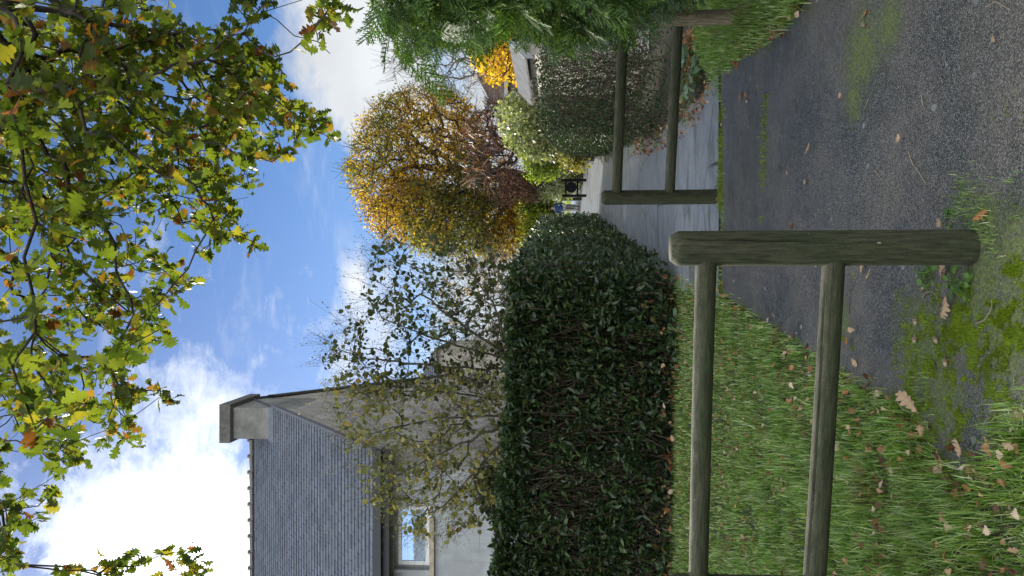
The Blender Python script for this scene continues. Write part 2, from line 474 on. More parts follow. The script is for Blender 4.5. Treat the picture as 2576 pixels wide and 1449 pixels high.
def make_paths():
    # coarse tarmac
    g = mat('tarmac')
    v1 = g.vor(g.pos, 165); v1c = g.vor(g.pos, 165, out='Color'); v2 = g.vor(g.pos, 55)
    big = g.noise(g.pos, 1.6, 6, .6); mid = g.noise(g.pos, 14, 5, .65)
    sep = g.new('ShaderNodeSeparateColor'); g.l.new(v1c, sep.inputs[0])
    c = g.mix(g.mr(sep.outputs[0], .0, 1.0), (.06, .065, .064), (.2, .207, .2))
    c = g.mix(g.mr(sep.outputs[1], .93, .97), c, (.34, .33, .31))
    c = g.mix(g.mr(v1, .35, .6), c, (.012, .012, .012))
    c = g.mix(g.mr(mid, .45, .62, 0, .45), c, (.03, .03, .028))
    c = g.mix(g.mr(big, .35, .7, 0, .7), c, g.mix(g.mr(sep.outputs[0], 0, 1), (.065, .056, .045), (.22, .19, .155)))
    # lichen flecks
    li = g.m('MULTIPLY', g.mr(g.vor(g.map(g.pos, (1, .8, 1)), 9), .16, .12), g.mr(g.noise(g.pos, 1.4, 3), .53, .6))
    c = g.mix(g.m('MULTIPLY', li, .7), c, (.3, .33, .31))
    S = moss_node(g)
    mn = g.noise(g.pos, 55, 6, .8, .2)
    mk = g.mr(g.m('ADD', g.m('MULTIPLY', S, .42), mn), .82, .9, 0, .9)
    thin = g.mr(g.m('ADD', g.m('MULTIPLY', S, .35), g.noise(g.pos, 60, 5, .7)), .73, .81, 0, .6)
    mk = g.m('MAXIMUM', mk, thin)
    mc = g.mix(g.mr(g.noise(g.pos, 90, 4), .35, .65), (.035, .05, .01), (.12, .16, .022))
    c = g.mix(mk, c, mc)
    g.put(g.b.inputs['Base Color'], c)
    ro = g.mr(g.noise(g.pos, 4, 4),   .3, .7, .27, .5)
    g.put(g.b.inputs['Roughness'], g.m('MAXIMUM', ro, g.m('MULTIPLY', mk, .9)))
    g.b.inputs['Specular IOR Level'].default_value = .6
    h = g.m('SUBTRACT', 1.0, v1); h = g.m('ADD', h, g.m('MULTIPLY', mid, .6)); h = g.m('ADD', h, g.m('MULTIPLY', mk, 1.2))
    g.put(g.b.inputs['Normal'], g.bump(h, .55, .006))
    o = mesh_py('tarmac_path', [(x, y, .006) for x, y in TAR], [tuple(range(len(TAR)))[::-1]], g.mat); struct(o)
    # smoother grey lane beyond the joint
    g = mat('old_asphalt')
    n1 = g.noise(g.map(g.pos, (1, .8, 1), rot=(0, 0, .12)), 4.5, 8, .68, .5); n2 = g.noise(g.pos, 90, 5, .7)
    c = g.mix(g.mr(n1, .32, .68), (.2, .213, .235), (.33, .35, .39)); c = g.mix(g.mr(n2, .35, .7, 0, .6), c, (.05, .052, .052))
    c = g.mix(g.mr(g.noise(g.map(g.pos, (.6, 2.2, 1)), 1.3, 6, .65, .5), .52, .66, 0, .75), c, (.05, .06, .03))
    crk = g.mr(g.vor(g.map(g.pos, (1, 1.3, 1)), .8, 'DISTANCE_TO_EDGE'), .012, .004)
    c = g.mix(g.m('MULTIPLY', crk, g.mr(n1, .4, .5)), c, (.02, .024, .012))
    c = g.mix(g.m('MULTIPLY', g.mr(g.vor(g.pos, 8), .14, .1), g.mr(g.noise(g.pos, 2, 2), .55, .62)), c, (.3, .32, .3))
    g.put(g.b.inputs['Base Color'], c); g.b.inputs['Specular IOR Level'].default_value = .6
    g.put(g.b.inputs['Roughness'], g.mr(n1, .3, .7, .42, .28)); g.put(g.b.inputs['Normal'], g.bump(n2, .5, .004))
    ys = list(np.arange(cl_[0].y, 34, .12)) + [36, 40, 44, 48, 56, 66]
    V = []
    for y in ys:
        a, b = edge_at(cl_, y), edge_at(cr_, y)
        if y > 24: a, b = a - .02 * (y - 24), b + .16 * (y - 24)
        wob = .04 * math.sin(y * 3.1) + .015 * math.sin(y * 7.3) 
        V += [(a - .15 + wob, y, gz(y) + .012), (b + .15 + wob, y, gz(y) + .012)]
    Fc = [(2 * i, 2 * i + 1, 2 * i + 3, 2 * i + 2) for i in range(len(ys) - 1)]
    struct(mesh_py('lane', V, Fc, g.mat))


def tar_or_con(x, y): return in_poly(x, y, TAR) | in_poly(x, y, CON)

grass_m = leaf_mat('grass_blade', [(0, (.05, .11, .02)), (.3, (.11, .21, .035)), (.6, (.18, .3, .055)), (.85, (.3, .43, .12)), (1, (.55, .55, .36))], .35, .38, .6, gain=1.7, patch=((.16, .15, .06), 3.5, .56, .7))
far_grass_m = leaf_mat('far_grass_blade', [(0, (.12, .2, .02)), (1, (.24, .32, .05))], .4, .6, .3)
moss_m = leaf_mat('moss_tuft', [(0, (.08, .13, .01)), (.6, (.17, .25, .018)), (1, (.3, .38, .035))], .35, .7, .2)


def blades(name, px, py, h, wd, mt, label, lean=.55, z0=0.0, seg=3):
    n = len(px); az = np.where(rng.random(n) < .75, vnoise(px, py, 5, 3) * 14 + rng.normal(0, .7, n), rng.uniform(0, 2 * math.pi, n)); le = rng.normal(0, lean, n) + .35; L = h * rng.uniform(.5, 1.3, n)
    dx, dy = np.cos(az), np.sin(az); sx, sy = -dy, dx
    base = np.stack([px, py, np.full(n, z0) if np.isscalar(z0) else z0], 1); V = []; w = wd * rng.uniform(.6, 1.3, n)
    for k in range(seg + 1):
        s = k / seg; a = le * s * 1.3
        hor = L * np.abs(np.sin(a * .7)) * s; ver = L * s * np.clip(np.cos(a * .8), .15, 1)
        c = base + np.stack([dx * hor, dy * hor, ver], 1); ww = w * (1 - s) ** .6 if k < seg else w * .05
        V += [c + np.stack([sx * ww, sy * ww, 0 * ww], 1), c - np.stack([sx * ww, sy * ww, 0 * ww], 1)]
    V = np.stack(V, 1); m = 2 * (seg + 1)
    q = np.array([(2 * k, 2 * k + 1, 2 * k + 3, 2 * k + 2) for k in range(seg)])
    Fc = (q[None] + (np.arange(n) * m)[:, None, None]).reshape(-1, 4)
    o = mesh_np(name, V.reshape(-1, 3), Fc, mt)
    return tag(o, label, None, kind='stuff')


_tab = rng.random((256, 256))


def vnoise(x, y, sc_, oct=4, rough=.55):
    x = np.asarray(x, float) * sc_ + 57.3; y = np.asarray(y, float) * sc_ + 91.7; tot = 0; amp = 1; nrm = 0
    for _ in range(oct):
        xi, yi = np.floor(x).astype(int), np.floor(y).astype(int); fx, fy = x - xi, y - yi
        fx, fy = fx * fx * (3 - 2 * fx), fy * fy * (3 - 2 * fy)
        t = lambda a, b: _tab[a & 255, b & 255]
        v = (t(xi, yi) * (1 - fx) + t(xi + 1, yi) * fx) * (1 - fy) + (t(xi, yi + 1) * (1 - fx) + t(xi + 1, yi + 1) * fx) * fy
        tot = tot + v * amp; nrm += amp; amp *= rough; x = x * 2.03 + 11; y = y * 2.03 + 7
    return np.clip((tot / nrm - .5) * 1.7 + .5, 0, 1)


def clump(px, py, s=3.0):
    return vnoise(px, py, s * .8)


def clump_old(px, py, s=3.0):
    return .5 + .5 * np.sin(px * s * 2.1 + 1.3 * np.sin(py * s * 1.7)) * np.cos(py * s * 2.6 + np.sin(px * s * 1.1))


def make_grass():
    # left verge
    edge = LEFT_EDGE
    N = 330000
    y = 1.0 + 9.6 * rng.random(N) ** 1.5; x = -.62 * y - .9 + rng.random(N) * (.62 * y + 1.8)
    off = rng.normal(0, .035, N)
    keep = ~tar_or_con(x + off, y + off)
    hb = np.interp(x, [-6, -2, 0, .3], [10.6, 10.0, 9.75, 9.7])
    keep &= (y < hb) & (x < .25) & (rng.random(N) < .3 + .9 * clump(x, y, 7))
    keep &= rng.random(N) < np.clip(1.2 - .07 * y, .45, 1)
    # the bottom lip beside the viewer's feet is mossy rather than grassy
    x, y = x[keep], y[keep]
    blades('grass', x, y, .028 + .095 * clump(x + 3, y, 4) * np.clip(1.4 - .1 * y, .6, 1), .0016 + .0005 * y, grass_m, 'green grass verge strewn with leaves left of the tarmac')
    # right verge, under the conifer
    N = 60000
    y = rng.uniform(4.2, 8.2, N); x = rng.uniform(1.2, 5, N); k = ~tar_or_con(x + rng.normal(0, .03, N), y)
    k &= (x > np.interp(y, [4.2, 6.5, 7.4, 8.2], [1.2, 1.2, 2.0, 2.6]))
    x, y = x[k], y[k]
    blades('grass', x, y, .05 + .08 * clump(x, y, 1.3), .004, grass_m, 'fine green grass verge right of the tarmac below the conifer')
    # tufts: round the post foot, along the joint, at the hedge feet
    T = []
    for (a, b, r, n) in [(2430, 500, .06, 260), (2475, 545, .06, 200), (2500, 620, .05, 110), (1813, 500, .1, 600), (1810, 470, .08, 300), (1822, 540, .06, 160), (1813, 430, .05, 80), (1535, 428, .28, 500), (1800, 195, .15, 400), (2390, 545, .05, 60), (1825, 280, .05, 150), (2330, 1050, .12, 500), (2570, 1100, .1, 300), (2560, 500, .06, 60)]:
        p = GP(a, b); T.append(np.stack([rng.normal(p.x, r, n), rng.normal(p.y, r * .6, n), np.full(n, gz(p.y))], 1))
    T = np.concatenate(T); d = np.hypot(T[:, 0] - GP(2440, 624).x, T[:, 1] - 2.84) > .07; T = T[d]
    blades('grass_tufts', T[:, 0], T[:, 1], .035, .0014, grass_m, 'scattered grass tufts growing at post feet and path joints', z0=T[:, 2])
    # seam of weeds along the two joints
    a = rng.uniform(195, 735, 5000); q = [GP(1815 + rng.normal(0, 2.5), v) for v in a]
    b = rng.uniform(235, 560, 700); q += [GP(1927 - (v - 300) * .03 + rng.normal(0, 4), v) for v in b]
    q = np.array([tuple(v) for v in q]); q = q[clump(q[:, 0], q[:, 1] * 0, 6) + rng.normal(0, .07, len(q)) > .58]
    blades('moss', q[:, 0], q[:, 1], .02, .003, moss_m, 'thin moss seam growing in the tarmac joints', z0=.008)
    # moss cushions
    N = 330000; cx = rng.integers(0, len(MOSSW), N); rr = np.array([r for _, r in MOSSW])[cx]
    x = np.array([p.x for p, _ in MOSSW])[cx] + rng.normal(0, .6, N) * rr; y = np.array([p.y for p, _ in MOSSW])[cx] + rng.normal(0, .6, N) * rr
    f = vnoise(x, y, 13, 5, .8) * .7 + vnoise(x, y, 2.2, 2) * .4
    k = (f > .7) & (y > 1.2) & (x < .9)
    x, y = x[k], y[k]
    blades('moss', x, y, .011, .0014, moss_m, 'bright yellow-green moss cushions spreading over the near tarmac', lean=.7, z0=.005, seg=1)
    # far lit lawn
    N = 12000; y = rng.uniform(66, 90, N); x = rng.uniform(4, 20, N)
    blades('grass', x, y, .12, .03, far_grass_m, 'sunlit far lawn beyond the wooden chicane', z0=.36, seg=1)


make_ground(); make_paths(); make_grass()

# ---------------------------------------------------------------- timber barriers
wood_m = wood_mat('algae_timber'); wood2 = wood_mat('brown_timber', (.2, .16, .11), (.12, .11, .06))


def pole(name, p0, p1, r, mt, parent, seed=0, groove=None, taper=1.0, sides=72, cham=.02, bow=.0, flats=0):
    p0, p1 = Vector(p0), Vector(p1); L = (p1 - p0).length; rr = random.Random(seed)
    zs = [0, .002] + list(np.linspace(.02, L - cham * 1.3, 36)) + [L - cham * .9, L - cham * .45, L - .002, L]
    ph = [rr.uniform(0, 6) for _ in range(6)]; V = []
    if groove:
        gd = (p1 - p0).to_track_quat('Z', 'Y').inverted() @ Vector(groove[0]); groove = (math.atan2(gd.y, gd.x), *groove[1:])
    for k, z in enumerate(zs):
        s = z / L
        for i in range(sides):
            t = 2 * math.pi * i / sides
            q = r * (1 + (taper - 1) * s) * (1 + .018 * math.sin(2 * t + ph[0] + z) + .012 * math.sin(3 * t + ph[1] - 2 * z) + .008 * math.sin(7 * z + ph[2] + t) + .006 * rr.uniform(-1, 1))
            if z > L - cham: q *= 1 - .28 * ((z - (L - cham)) / cham) ** 1.2
            if groove:
                t0, z0, z1, dep = groove
                if z0 < z < z1:
                    t0 = t0 + .05 * math.sin(z * 7)
                    dt = abs((t - t0 + math.pi) % (2 * math.pi) - math.pi)
                    if dt < math.pi / sides * 1.9: q -= dep * min(1, (z - z0) / .1, (z1 - z) / .1)
            V.append((q * math.cos(t) + bow * math.sin(math.pi * s), q * math.sin(t), z))
    Fc = [(k * sides + i, k * sides + (i + 1) % sides, (k + 1) * sides + (i + 1) % sides, (k + 1) * sides + i) for k in range(len(zs) - 1) for i in range(sides)]
    V.append((0, 0, L + .004)); V.append((0, 0, 0)); n = len(V); k = (len(zs) - 1) * sides
    Fc += [(k + i, k + (i + 1) % sides, n - 2) for i in range(sides)] + [((i + 1) % sides, i, n - 1) for i in range(sides)]
    o = mesh_py(name, V, Fc, mt, parent, smooth=True)
    q = (p1 - p0).to_track_quat('Z', 'Y'); o.rotation_mode = 'QUATERNION'; o.rotation_quaternion = q; o.location = p0 - (parent.location if parent else Vector())
    return o


def near_barrier():
    b = GP(2446, 623); t = thing('timber_barrier', 'green algae-stained timber barrier with two round rails standing on the near tarmac', 'barrier', loc=(b.x, b.y, 0))
    ph = .066
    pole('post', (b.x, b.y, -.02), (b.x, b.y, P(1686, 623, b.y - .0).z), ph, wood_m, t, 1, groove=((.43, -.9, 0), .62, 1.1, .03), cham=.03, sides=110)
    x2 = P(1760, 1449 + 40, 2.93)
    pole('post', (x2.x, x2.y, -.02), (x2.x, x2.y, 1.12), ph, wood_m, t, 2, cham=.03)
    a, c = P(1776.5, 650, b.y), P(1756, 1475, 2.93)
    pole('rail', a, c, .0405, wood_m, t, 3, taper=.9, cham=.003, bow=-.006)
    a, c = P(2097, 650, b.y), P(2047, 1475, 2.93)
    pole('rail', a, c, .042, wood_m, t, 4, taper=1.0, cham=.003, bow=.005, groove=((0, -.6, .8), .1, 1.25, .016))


def second_barrier():
    b = GP(1806, 495); t = thing('timber_barrier', 'timber barrier with two rails standing on the joint where the grey lane begins', 'barrier', loc=(b.x, b.y, 0))
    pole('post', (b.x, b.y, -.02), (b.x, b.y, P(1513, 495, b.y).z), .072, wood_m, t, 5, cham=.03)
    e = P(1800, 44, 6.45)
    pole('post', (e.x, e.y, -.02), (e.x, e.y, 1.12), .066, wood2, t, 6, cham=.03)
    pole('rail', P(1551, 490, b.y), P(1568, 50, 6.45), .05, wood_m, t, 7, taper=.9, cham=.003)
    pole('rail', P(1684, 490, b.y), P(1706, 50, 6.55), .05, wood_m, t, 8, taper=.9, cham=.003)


def far_barrier():
    D = 34; z = gz(D); dark = plain('dark_timber', (.012, .01, .008), .9, spec=.1)
    t = thing('timber_chicane', 'small dark timber chicane with a round sign far along the lane', 'barrier', loc=(P(1477, 473, D).x, D, z))
    xs = []
    for y in (453.5, 492.5):
        p = P(1450, y, D); xs.append(p.x); pole('post', (p.x, D, z - .02), (p.x, D, z + 1.13), .068, dark, t, int(y), sides=16)
    for x in (1423, 1452.5):
        zz = P(x, 470, D).z; pole('rail', (xs[0], D, zz), (xs[1], D, zz), .045, dark, t, x and 3, sides=14, cham=.003)
    c = P(1437, 472, D); n = 40
    V = [(.245 * math.cos(2 * math.pi * i / n), s, .245 * math.sin(2 * math.pi * i / n)) for s in (-.012, .012) for i in range(n)] + [(0, -.012, 0), (0, .012, 0)]
    Fc = [(i, (i + 1) % n, n + (i + 1) % n, n + i) for i in range(n)] + [((i + 1) % n, i, 2 * n) for i in range(n)] + [(n + i, n + (i + 1) % n, 2 * n + 1) for i in range(n)]
    o = mesh_py('sign_disc', V, Fc, plain('sign_back', (.008, .009, .011), .8, spec=.1), t); o.location = Vector((c.x, D - .07, c.z)) - t.location
    # a further post seen behind it
    p = P(1425, 501, 39); t2 = thing('bollard', 'squat mossy post just behind the round sign', 'bollard', loc=(p.x, 39, gz(39)))
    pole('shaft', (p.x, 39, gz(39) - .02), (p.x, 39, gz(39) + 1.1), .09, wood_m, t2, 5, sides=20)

near_barrier(); second_barrier(); far_barrier()

# ---------------------------------------------------------------- houses
def slate_mat(name, a=(.07, .082, .105), b=(.125, .14, .17), moss=True):
    g = mat(name)
    br = g.new('ShaderNodeTexBrick'); br.offset = .5
    sp = g.new('ShaderNodeSeparateXYZ'); g.l.new(g.obj, sp.inputs[0])
    cb = g.new('ShaderNodeCombineXYZ'); g.put(cb.inputs[0], sp.outputs[0]); g.put(cb.inputs[1], g.m('MULTIPLY', sp.outputs[2], 1.62))
    g.l.new(cb.outputs[0], br.inputs[0]); br.inputs['Scale'].default_value = 1.0
    br.inputs['Brick Width'].default_value = .24; br.inputs['Row Height'].default_value = .19; br.inputs['Mortar Size'].default_value = .011
    br.inputs['Color1'].default_value = (*a, 1); br.inputs['Color2'].default_value = (*b, 1); br.inputs['Mortar'].default_value = (.02, .022, .03, 1)
    n = g.noise(g.obj, 2.2, 6, .6); c = g.mix(g.mr(n, .3, .75, 0, .6), br.outputs[0], (.13, .14, .16))
    c = g.mix(g.mr(g.noise(g.obj, 11, 5, .7), .6, .72, 0, .45), c, (.2, .21, .19))
    g.put(g.b.inputs['Base Color'], c); g.b.inputs['Roughness'].default_value = .5; g.b.inputs['Specular IOR Level'].default_value = .5
    g.put(g.b.inputs['Normal'], g.bump(g.noise(g.obj, 30, 4), .25, .01))
    return g.mat


def render_mat(name, col, stain=.25):
    g = mat(name); n = g.noise(g.obj, 1.6, 8, .7); n2 = g.noise(g.obj, 70, 4, .6)
    st = g.noise(g.map(g.obj, (3, 3, .4)), 2.2, 5, .6)
    c = g.mix(g.mr(n, .4, .62), tuple(v * (1 - stain) for v in col), col)
    c = g.mix(g.mr(st, .5, .72, 0, .35), c, tuple(v * .55 for v in col))
    g.put(g.b.inputs['Base Color'], c); g.b.inputs['Roughness'].default_value = .9; g.b.inputs['Specular IOR Level'].default_value = .2
    g.put(g.b.inputs['Normal'], g.bump(n2, .35, .006)); return g.mat


def slope_courses(mb, xa, xb, y0, z0, y1, z1, n, lift=.022):
    """stepped slate courses climbing from (y0, z0) to (y1, z1); xa and xb may be functions of the height fraction"""
    d = Vector((0, y1 - y0, z1 - z0)); nrm = Vector((0, -d.z, d.y)).normalized()
    if nrm.z < 0: nrm = -nrm
    for i in range(n):
        s0, s1 = i / n, (i + 1.12) / n; a0 = Vector((0, y0, z0)) + d * s0; a1 = Vector((0, y0, z0)) + d * min(1, s1)
        L0, L1 = a0 + nrm * lift, a1 + nrm * .002
        fa, fb = (xa(s0), xb(s0)) if callable(xa) else (xa, xb)
        k = random.Random(i).uniform(0, .1)
        xs = [fa] + [fa + q + k for q in np.arange(.6, fb - fa - .4, .6)] + [fb]
        for x0, x1 in zip(xs[:-1], xs[1:]):
            e = random.uniform(-.003, .003) * nrm
            mb.poly([(x0, L0.y + e.y, L0.z + e.z), (x1, L0.y + e.y, L0.z + e.z), (x1, L1.y, L1.z), (x0, L1.y, L1.z), (x0, a0.y, a0.z), (x1, a0.y, a0.z)], [(0, 1, 2, 3), (4, 5, 1, 0)])


def house():
    XG = -2.935; Y0, YR, Y1 = 13.0, 19.0, 25.0; ZE = P(940, 1145, 13).z; ZR = P(637, 1150, 19).z; XL = -17.0
    t = thing('house', 'pale rendered house with slate roof and gable chimney behind the tall left hedge', 'house', loc=(XG, Y0, 0))
    inv = Vector(t.location)
    cream = render_mat('cream_render', (.44, .46, .47)); gable = render_mat('gable_render', (.34, .32, .29), .3)
    white = plain('white_frame', (.75, .75, .73), .4); dark = plain('dark_gutter', (.035, .038, .042), .5)
    def fix(o): o.location = -inv; return o
    m = MB()
    wy0, wy1 = Y0 + .35, Y1 - .35; xg = XG - .02
    zr = lambda y: ZE + (ZR - ZE) * (1 - abs(y - YR) / 6) - .1
    # front wall built round the window hole
    w0, w1 = P(990, 1433, wy0), P(1090, 1272, wy0); wx0, wx1, wz1, wz0 = w0.x, w1.x, w0.z, w1.z; top = ZE + .06
    wb = MB()
    wb.box(XL, wx0, wy0, wy0 + .3, 0, top); wb.box(wx1, xg - .283, wy0, wy0 + .3, 0, top); wb.box(wx0, wx1, wy0, wy0 + .3, 0, wz0); wb.box(wx0, wx1, wy0, wy0 + .3, wz1, top)
    fix(wb.build('wall', cream, t))
    g = [(xg, wy0, 0), (xg, wy1, 0), (xg, wy1, zr(wy1)), (xg, YR, ZR - .1), (xg, wy0, zr(wy0))]
    gb = MB().poly([(x + .012, y, z) for x, y, z in g] + [(x - .28, y, z) for x, y, z in g], [(0, 1, 2, 3, 4), (9, 8, 7, 6, 5)] + [(i, 5 + i, 5 + (i + 1) % 5, (i + 1) % 5) for i in range(5)])
    fix(gb.build('gable_wall', gable, t))
    # string course / sill band
    s0 = P(1086, 1300, wy0)
    MBs = MB().box(XL, s0.x, wy0 - .07, wy0 - .002, s0.z - .05, s0.z + .03); fix(MBs.build('string_course', plain('stone_band', (.42, .36, .26), .8, 8), t))
    # roof
    rb = MB(); n = 46
    slope_courses(rb, XL, XG + .06, Y0, ZE, YR, ZR, n); slope_courses(rb, XL, XG + .06, Y1, ZE, YR, ZR, n)
    rf = fix(rb.build('roof', slate_mat('slates'), t))
    nf = Vector((0, -(ZR - ZE), 6)).normalized()
    vb = MB(); th = .07                       # verge boards along the gable
    for ya, yr in ((Y0, 17.69), (Y1, 19.36)):
        zq = ZE + (ZR - ZE) * (1 - abs(yr - YR) / 6)
        vb.poly([(XG + .075, ya, ZE - .12), (XG + .075, yr, zq - .12), (XG + .075, yr, zq + .03), (XG + .075, ya, ZE + .03), (XG + .02, ya, ZE - .12), (XG + .02, yr, zq - .12), (XG + .02, yr, zq + .03), (XG + .02, ya, ZE + .03)], [(0, 1, 2, 3), (7, 6, 5, 4), (3, 2, 6, 7), (0, 4, 5, 1), (0, 3, 7, 4)])
    fix(vb.build('verge', plain('verge_slate', (.09, .09, .1), .7, 20), t))
    # ridge tiles
    rt = MB(); k = 0; x = XL
    while x < -4.0:
        for i in range(8):
            a0, a1 = math.pi * i / 8, math.pi * (i + 1) / 8; r = .13
            rt.poly([(x + .42, YR + r * math.cos(a0), ZR - .03 + r * math.sin(a0)), (x + .42, YR + r * math.cos(a1), ZR - .03 + r * math.sin(a1)), (x, YR + (r - .02) * math.cos(a1), ZR - .03 + (r - .02) * math.sin(a1)), (x, YR + (r - .02) * math.cos(a0), ZR - .03 + (r - .02) * math.sin(a0))], [(0, 1, 2, 3)])
        rt.box(x + .36, x + .44, YR - .06, YR + .06, ZR + .08, ZR + .135); x += .42
    fix(rt.build('ridge_tiles', plain('ridge_clay', (.12, .11, .1), .8, 12), t))
    # gutter, soffit, fascia
    gm = MB().box(XL, XG + .06, Y0 - .1, Y0 + .02, ZE - .15, ZE - .01).box(XL, XG + .04, Y0 + .022, wy0 - .003, ZE - .13, ZE - .1)
    gm.box(XL, XG + .04, Y0 + .024, Y0 + .05, ZE - .27, ZE - .133)
    fix(gm.build('gutter', dark, t))
    # window
    win = MB(); a, b = wx0 + .06, wx1 - .04; y = wy0 + .1; c0, c1 = wz0 + .05, wz1 - .07
    win.box(a, a + .07, y, y + .06, c0, c1).box(b - .07, b, y, y + .06, c0, c1).box(a + .07, b - .07, y, y + .06, c0, c0 + .11).box(a + .07, b - .07, y, y + .06, c1 - .06, c1)
    wi = fix(win.build('window', white, t))
    rev = MB().box(wx0 - .002, a, wy0 + .14, wy0 + .2, wz0, wz1).box(b, wx1 + .002, wy0 + .14, wy0 + .2, wz0, wz1).box(a, b, wy0 + .14, wy0 + .2, wz0, c0).box(a, b, wy0 + .14, wy0 + .2, c1, wz1)
    o = rev.build('reveal', cream, wi)
    gl = mat('window_glass'); gl.b.inputs['Base Color'].default_value = (.05, .12, .25, 1); gl.b.inputs['Roughness'].default_value = .06; gl.b.inputs['Specular IOR Level'].default_value = 1.0
    gl.b.inputs['Metallic'].default_value = .35; gl.b.inputs['Base Color'].default_value = (.3, .5, .85, 1)
    MB().box(a + .07, b - .07, y + .02, y + .03, c0 + .11, c1 - .06).build('pane', gl.mat, wi)
    cu = []; nn = 60; cz = c0 + .11
    for i in range(nn + 1):
        u = i / nn; xx = a + .08 + (b - a - .16) * u; hh = .2 + .03 * abs(math.sin(u * math.pi * 9))
        cu += [(xx, y + .016, cz + .002), (xx, y + .012, cz + hh), (xx, y + .018, cz + hh), (xx, y + .019, cz + .002)]
    Fc = [(4 * i + k, 4 * i + 4 + k, 4 * i + 4 + (k + 1) % 4, 4 * i + (k + 1) % 4) for i in range(nn) for k in range(4)]
    mesh_py('lace_curtain', cu, Fc, plain('lace', (.35, .42, .5), .8, 40, .25), wi)
    v = P(994, 1446, wy0); vm = MB()
    for i in range(6): vm.box(v.x - .12, v.x + .03, wy0 - .012, wy0 - .003, v.z - .13 + i * .04, v.z - .11 + i * .04)
    fix(vm.build('vent_grille', plain('vent', (.2, .2, .19), .7), t))
    # chimney
    cx0, cx1 = P(620, 1104, 17.7).x, XG - .004; cy0, cy1 = 17.7, 19.35; zt = P(583, 1060, 17.7).z; zc = P(556, 1060, 17.7).z
    grey = render_mat('chimney_render', (.23, .23, .21), .45); capm = plain('chimney_cap', (.1, .095, .085), .9, 14, .35, .4)
    zf = ZE + (ZR - ZE) * (cy0 - Y0) / 6
    ch = fix(MB().box(cx0, cx1, cy0, cy1, zf - .6, zt).build('chimney', grey, t))
    cb = MB(); e = .09
    cb.poly([(cx0, cy0, zt - .05), (cx1, cy0, zt - .05), (cx1, cy1, zt - .05), (cx0, cy1, zt - .05), (cx0 - e, cy0 - e, zt), (cx1 + e, cy0 - e, zt), (cx1 + e, cy1 + e, zt), (cx0 - e, cy1 + e, zt)], [(0, 1, 5, 4), (1, 2, 6, 5), (2, 3, 7, 6), (3, 0, 4, 7)])
    cb.box(cx0 - e, cx1 + e, cy0 - e, cy1 + e, zt, zc); o = cb.build('cap', capm, ch)
    MB().box(cx0 + .2, cx1 - .15, cy0 + .3, cy1 - .5, zc + .002, zc + .11).build('flue_slab', capm, ch)
    lead = plain('lead_flashing', (.1, .12, .145), .5, 10, .3, 0, .6)
    MB().box(cx0 - .03, cx1 + .02, cy0 - .04, cy0 - .002, zf - .06, zf + .08).box(cx0 - .05, cx1 + .03, cy0 - .13, cy0 - .042, zf - .1, zf - .02).build('flashing', lead, ch)
    # lower rear wing
    wing = MB(); X1 = -2.4; ya, yb = 28.0, 34.0; ez = P(1100, 930, ya).z; rz = P(1046, 930, 31).z
    wing.box(-9, X1, ya, yb, 0, ez); fix(wing.build('rear_wing', render_mat('wing_render', (.45, .41, .35)), t))
    rb = MB(); slope_courses(rb, lambda s: -9.0, lambda s: X1 + .15 - 2.6 * s, ya - .2, ez, 31, rz + .3, 16)
    rb.poly([(X1 + .15, ya - .2, ez), (X1 + .15, yb + .2, ez), (X1 - 2.45, 31, rz + .3)], [(0, 1, 2)])
    fix(rb.build('rear_roof', slate_mat('wing_slates'), t))

house()


def bungalow():
    D = 32; t = thing('house', 'brown-walled bungalow with a hipped roof glimpsed beyond the yellow-leaved tree', 'house', loc=(8, D, 0))
    wx = P(1300, 266, D).x; ze = P(1271, 266, D).z; zr = P(1199, 189, D + 3.5).z; ax = P(1199, 189, D + 3.5).x
    MB().box(wx - 8, 8, 0, 8, -.2, ze - gz(D)).build('wall', render_mat('brown_render', (.3, .24, .19)), t).location = (0, 0, 0)
    z = ze; e = .35
    ox = wx - 8 - e
    V = [(ox, -e, z), (9, -e, z), (9, 8 + e, z), (ox, 8 + e, z), (ax - 8, 3.8, zr), (9, 3.8, zr)]
    MB().poly(V, [(0, 1, 5, 4), (2, 3, 4, 5), (3, 0, 4), (0, 3, 2, 1)]).build('roof', plain('brown_tiles', (.1, .062, .045), .85, 9, .4, .5), t)
    MB().box(ox, 9, -e - .1, -e - .002, z - .14, z + .01).build('gutter', plain('pale_gutter', (.4, .4, .4), .5), t)


def shed():
    D = 12.5; a = P(1279, 106, D); b = P(1321, 149, D); t = thing('garden_shed', 'garden shed with a pale grey sloping roof behind the right hedge', 'shed', loc=(b.x, D, 0))
    W = (a.x - b.x) ; h = a.z - b.z
    roofm = plain('grey_sheet', (.12, .125, .135), .95, 6, .25, spec=.05); wallm = plain('shed_boards', (.4, .37, .33), .8, 6, .3)
    MB().box(.12, W * 2 - .1, .15, 3, 0, b.z - .06).poly([(.12, .15, b.z - .06), (W * 2 - .12, .15, b.z - .06), (W, .15, a.z - .06)], [(0, 1, 2)]).build('wall', wallm, t)
    r = MB()
    for s, (x0, x1) in enumerate(((0, W), (2 * W, W))):
        r.poly([(x0, 0, b.z - .03), (x1, 0, a.z - .03), (x1, 3.2, a.z - .03), (x0, 3.2, b.z - .03), (x0, 0, b.z), (x1, 0, a.z), (x1, 3.2, a.z), (x0, 3.2, b.z)], [(0, 1, 2, 3), (7, 6, 5, 4), (0, 4, 5, 1), (3, 2, 6, 7), (0, 3, 7, 4)])
    r.build('roof', roofm, t)
    MB().poly([(0, -.02, b.z - .16), (W, -.02, a.z - .16), (W, -.02, a.z + .01), (0, -.02, b.z + .01), (0, -.045, b.z - .16), (W, -.045, a.z - .16), (W, -.045, a.z + .01), (0, -.045, b.z + .01)], [(3, 2, 1, 0), (4, 5, 6, 7), (7, 6, 2, 3), (4, 0, 1, 5)]).build('bargeboard', plain('white_board', (.25, .26, .27), .5), t)

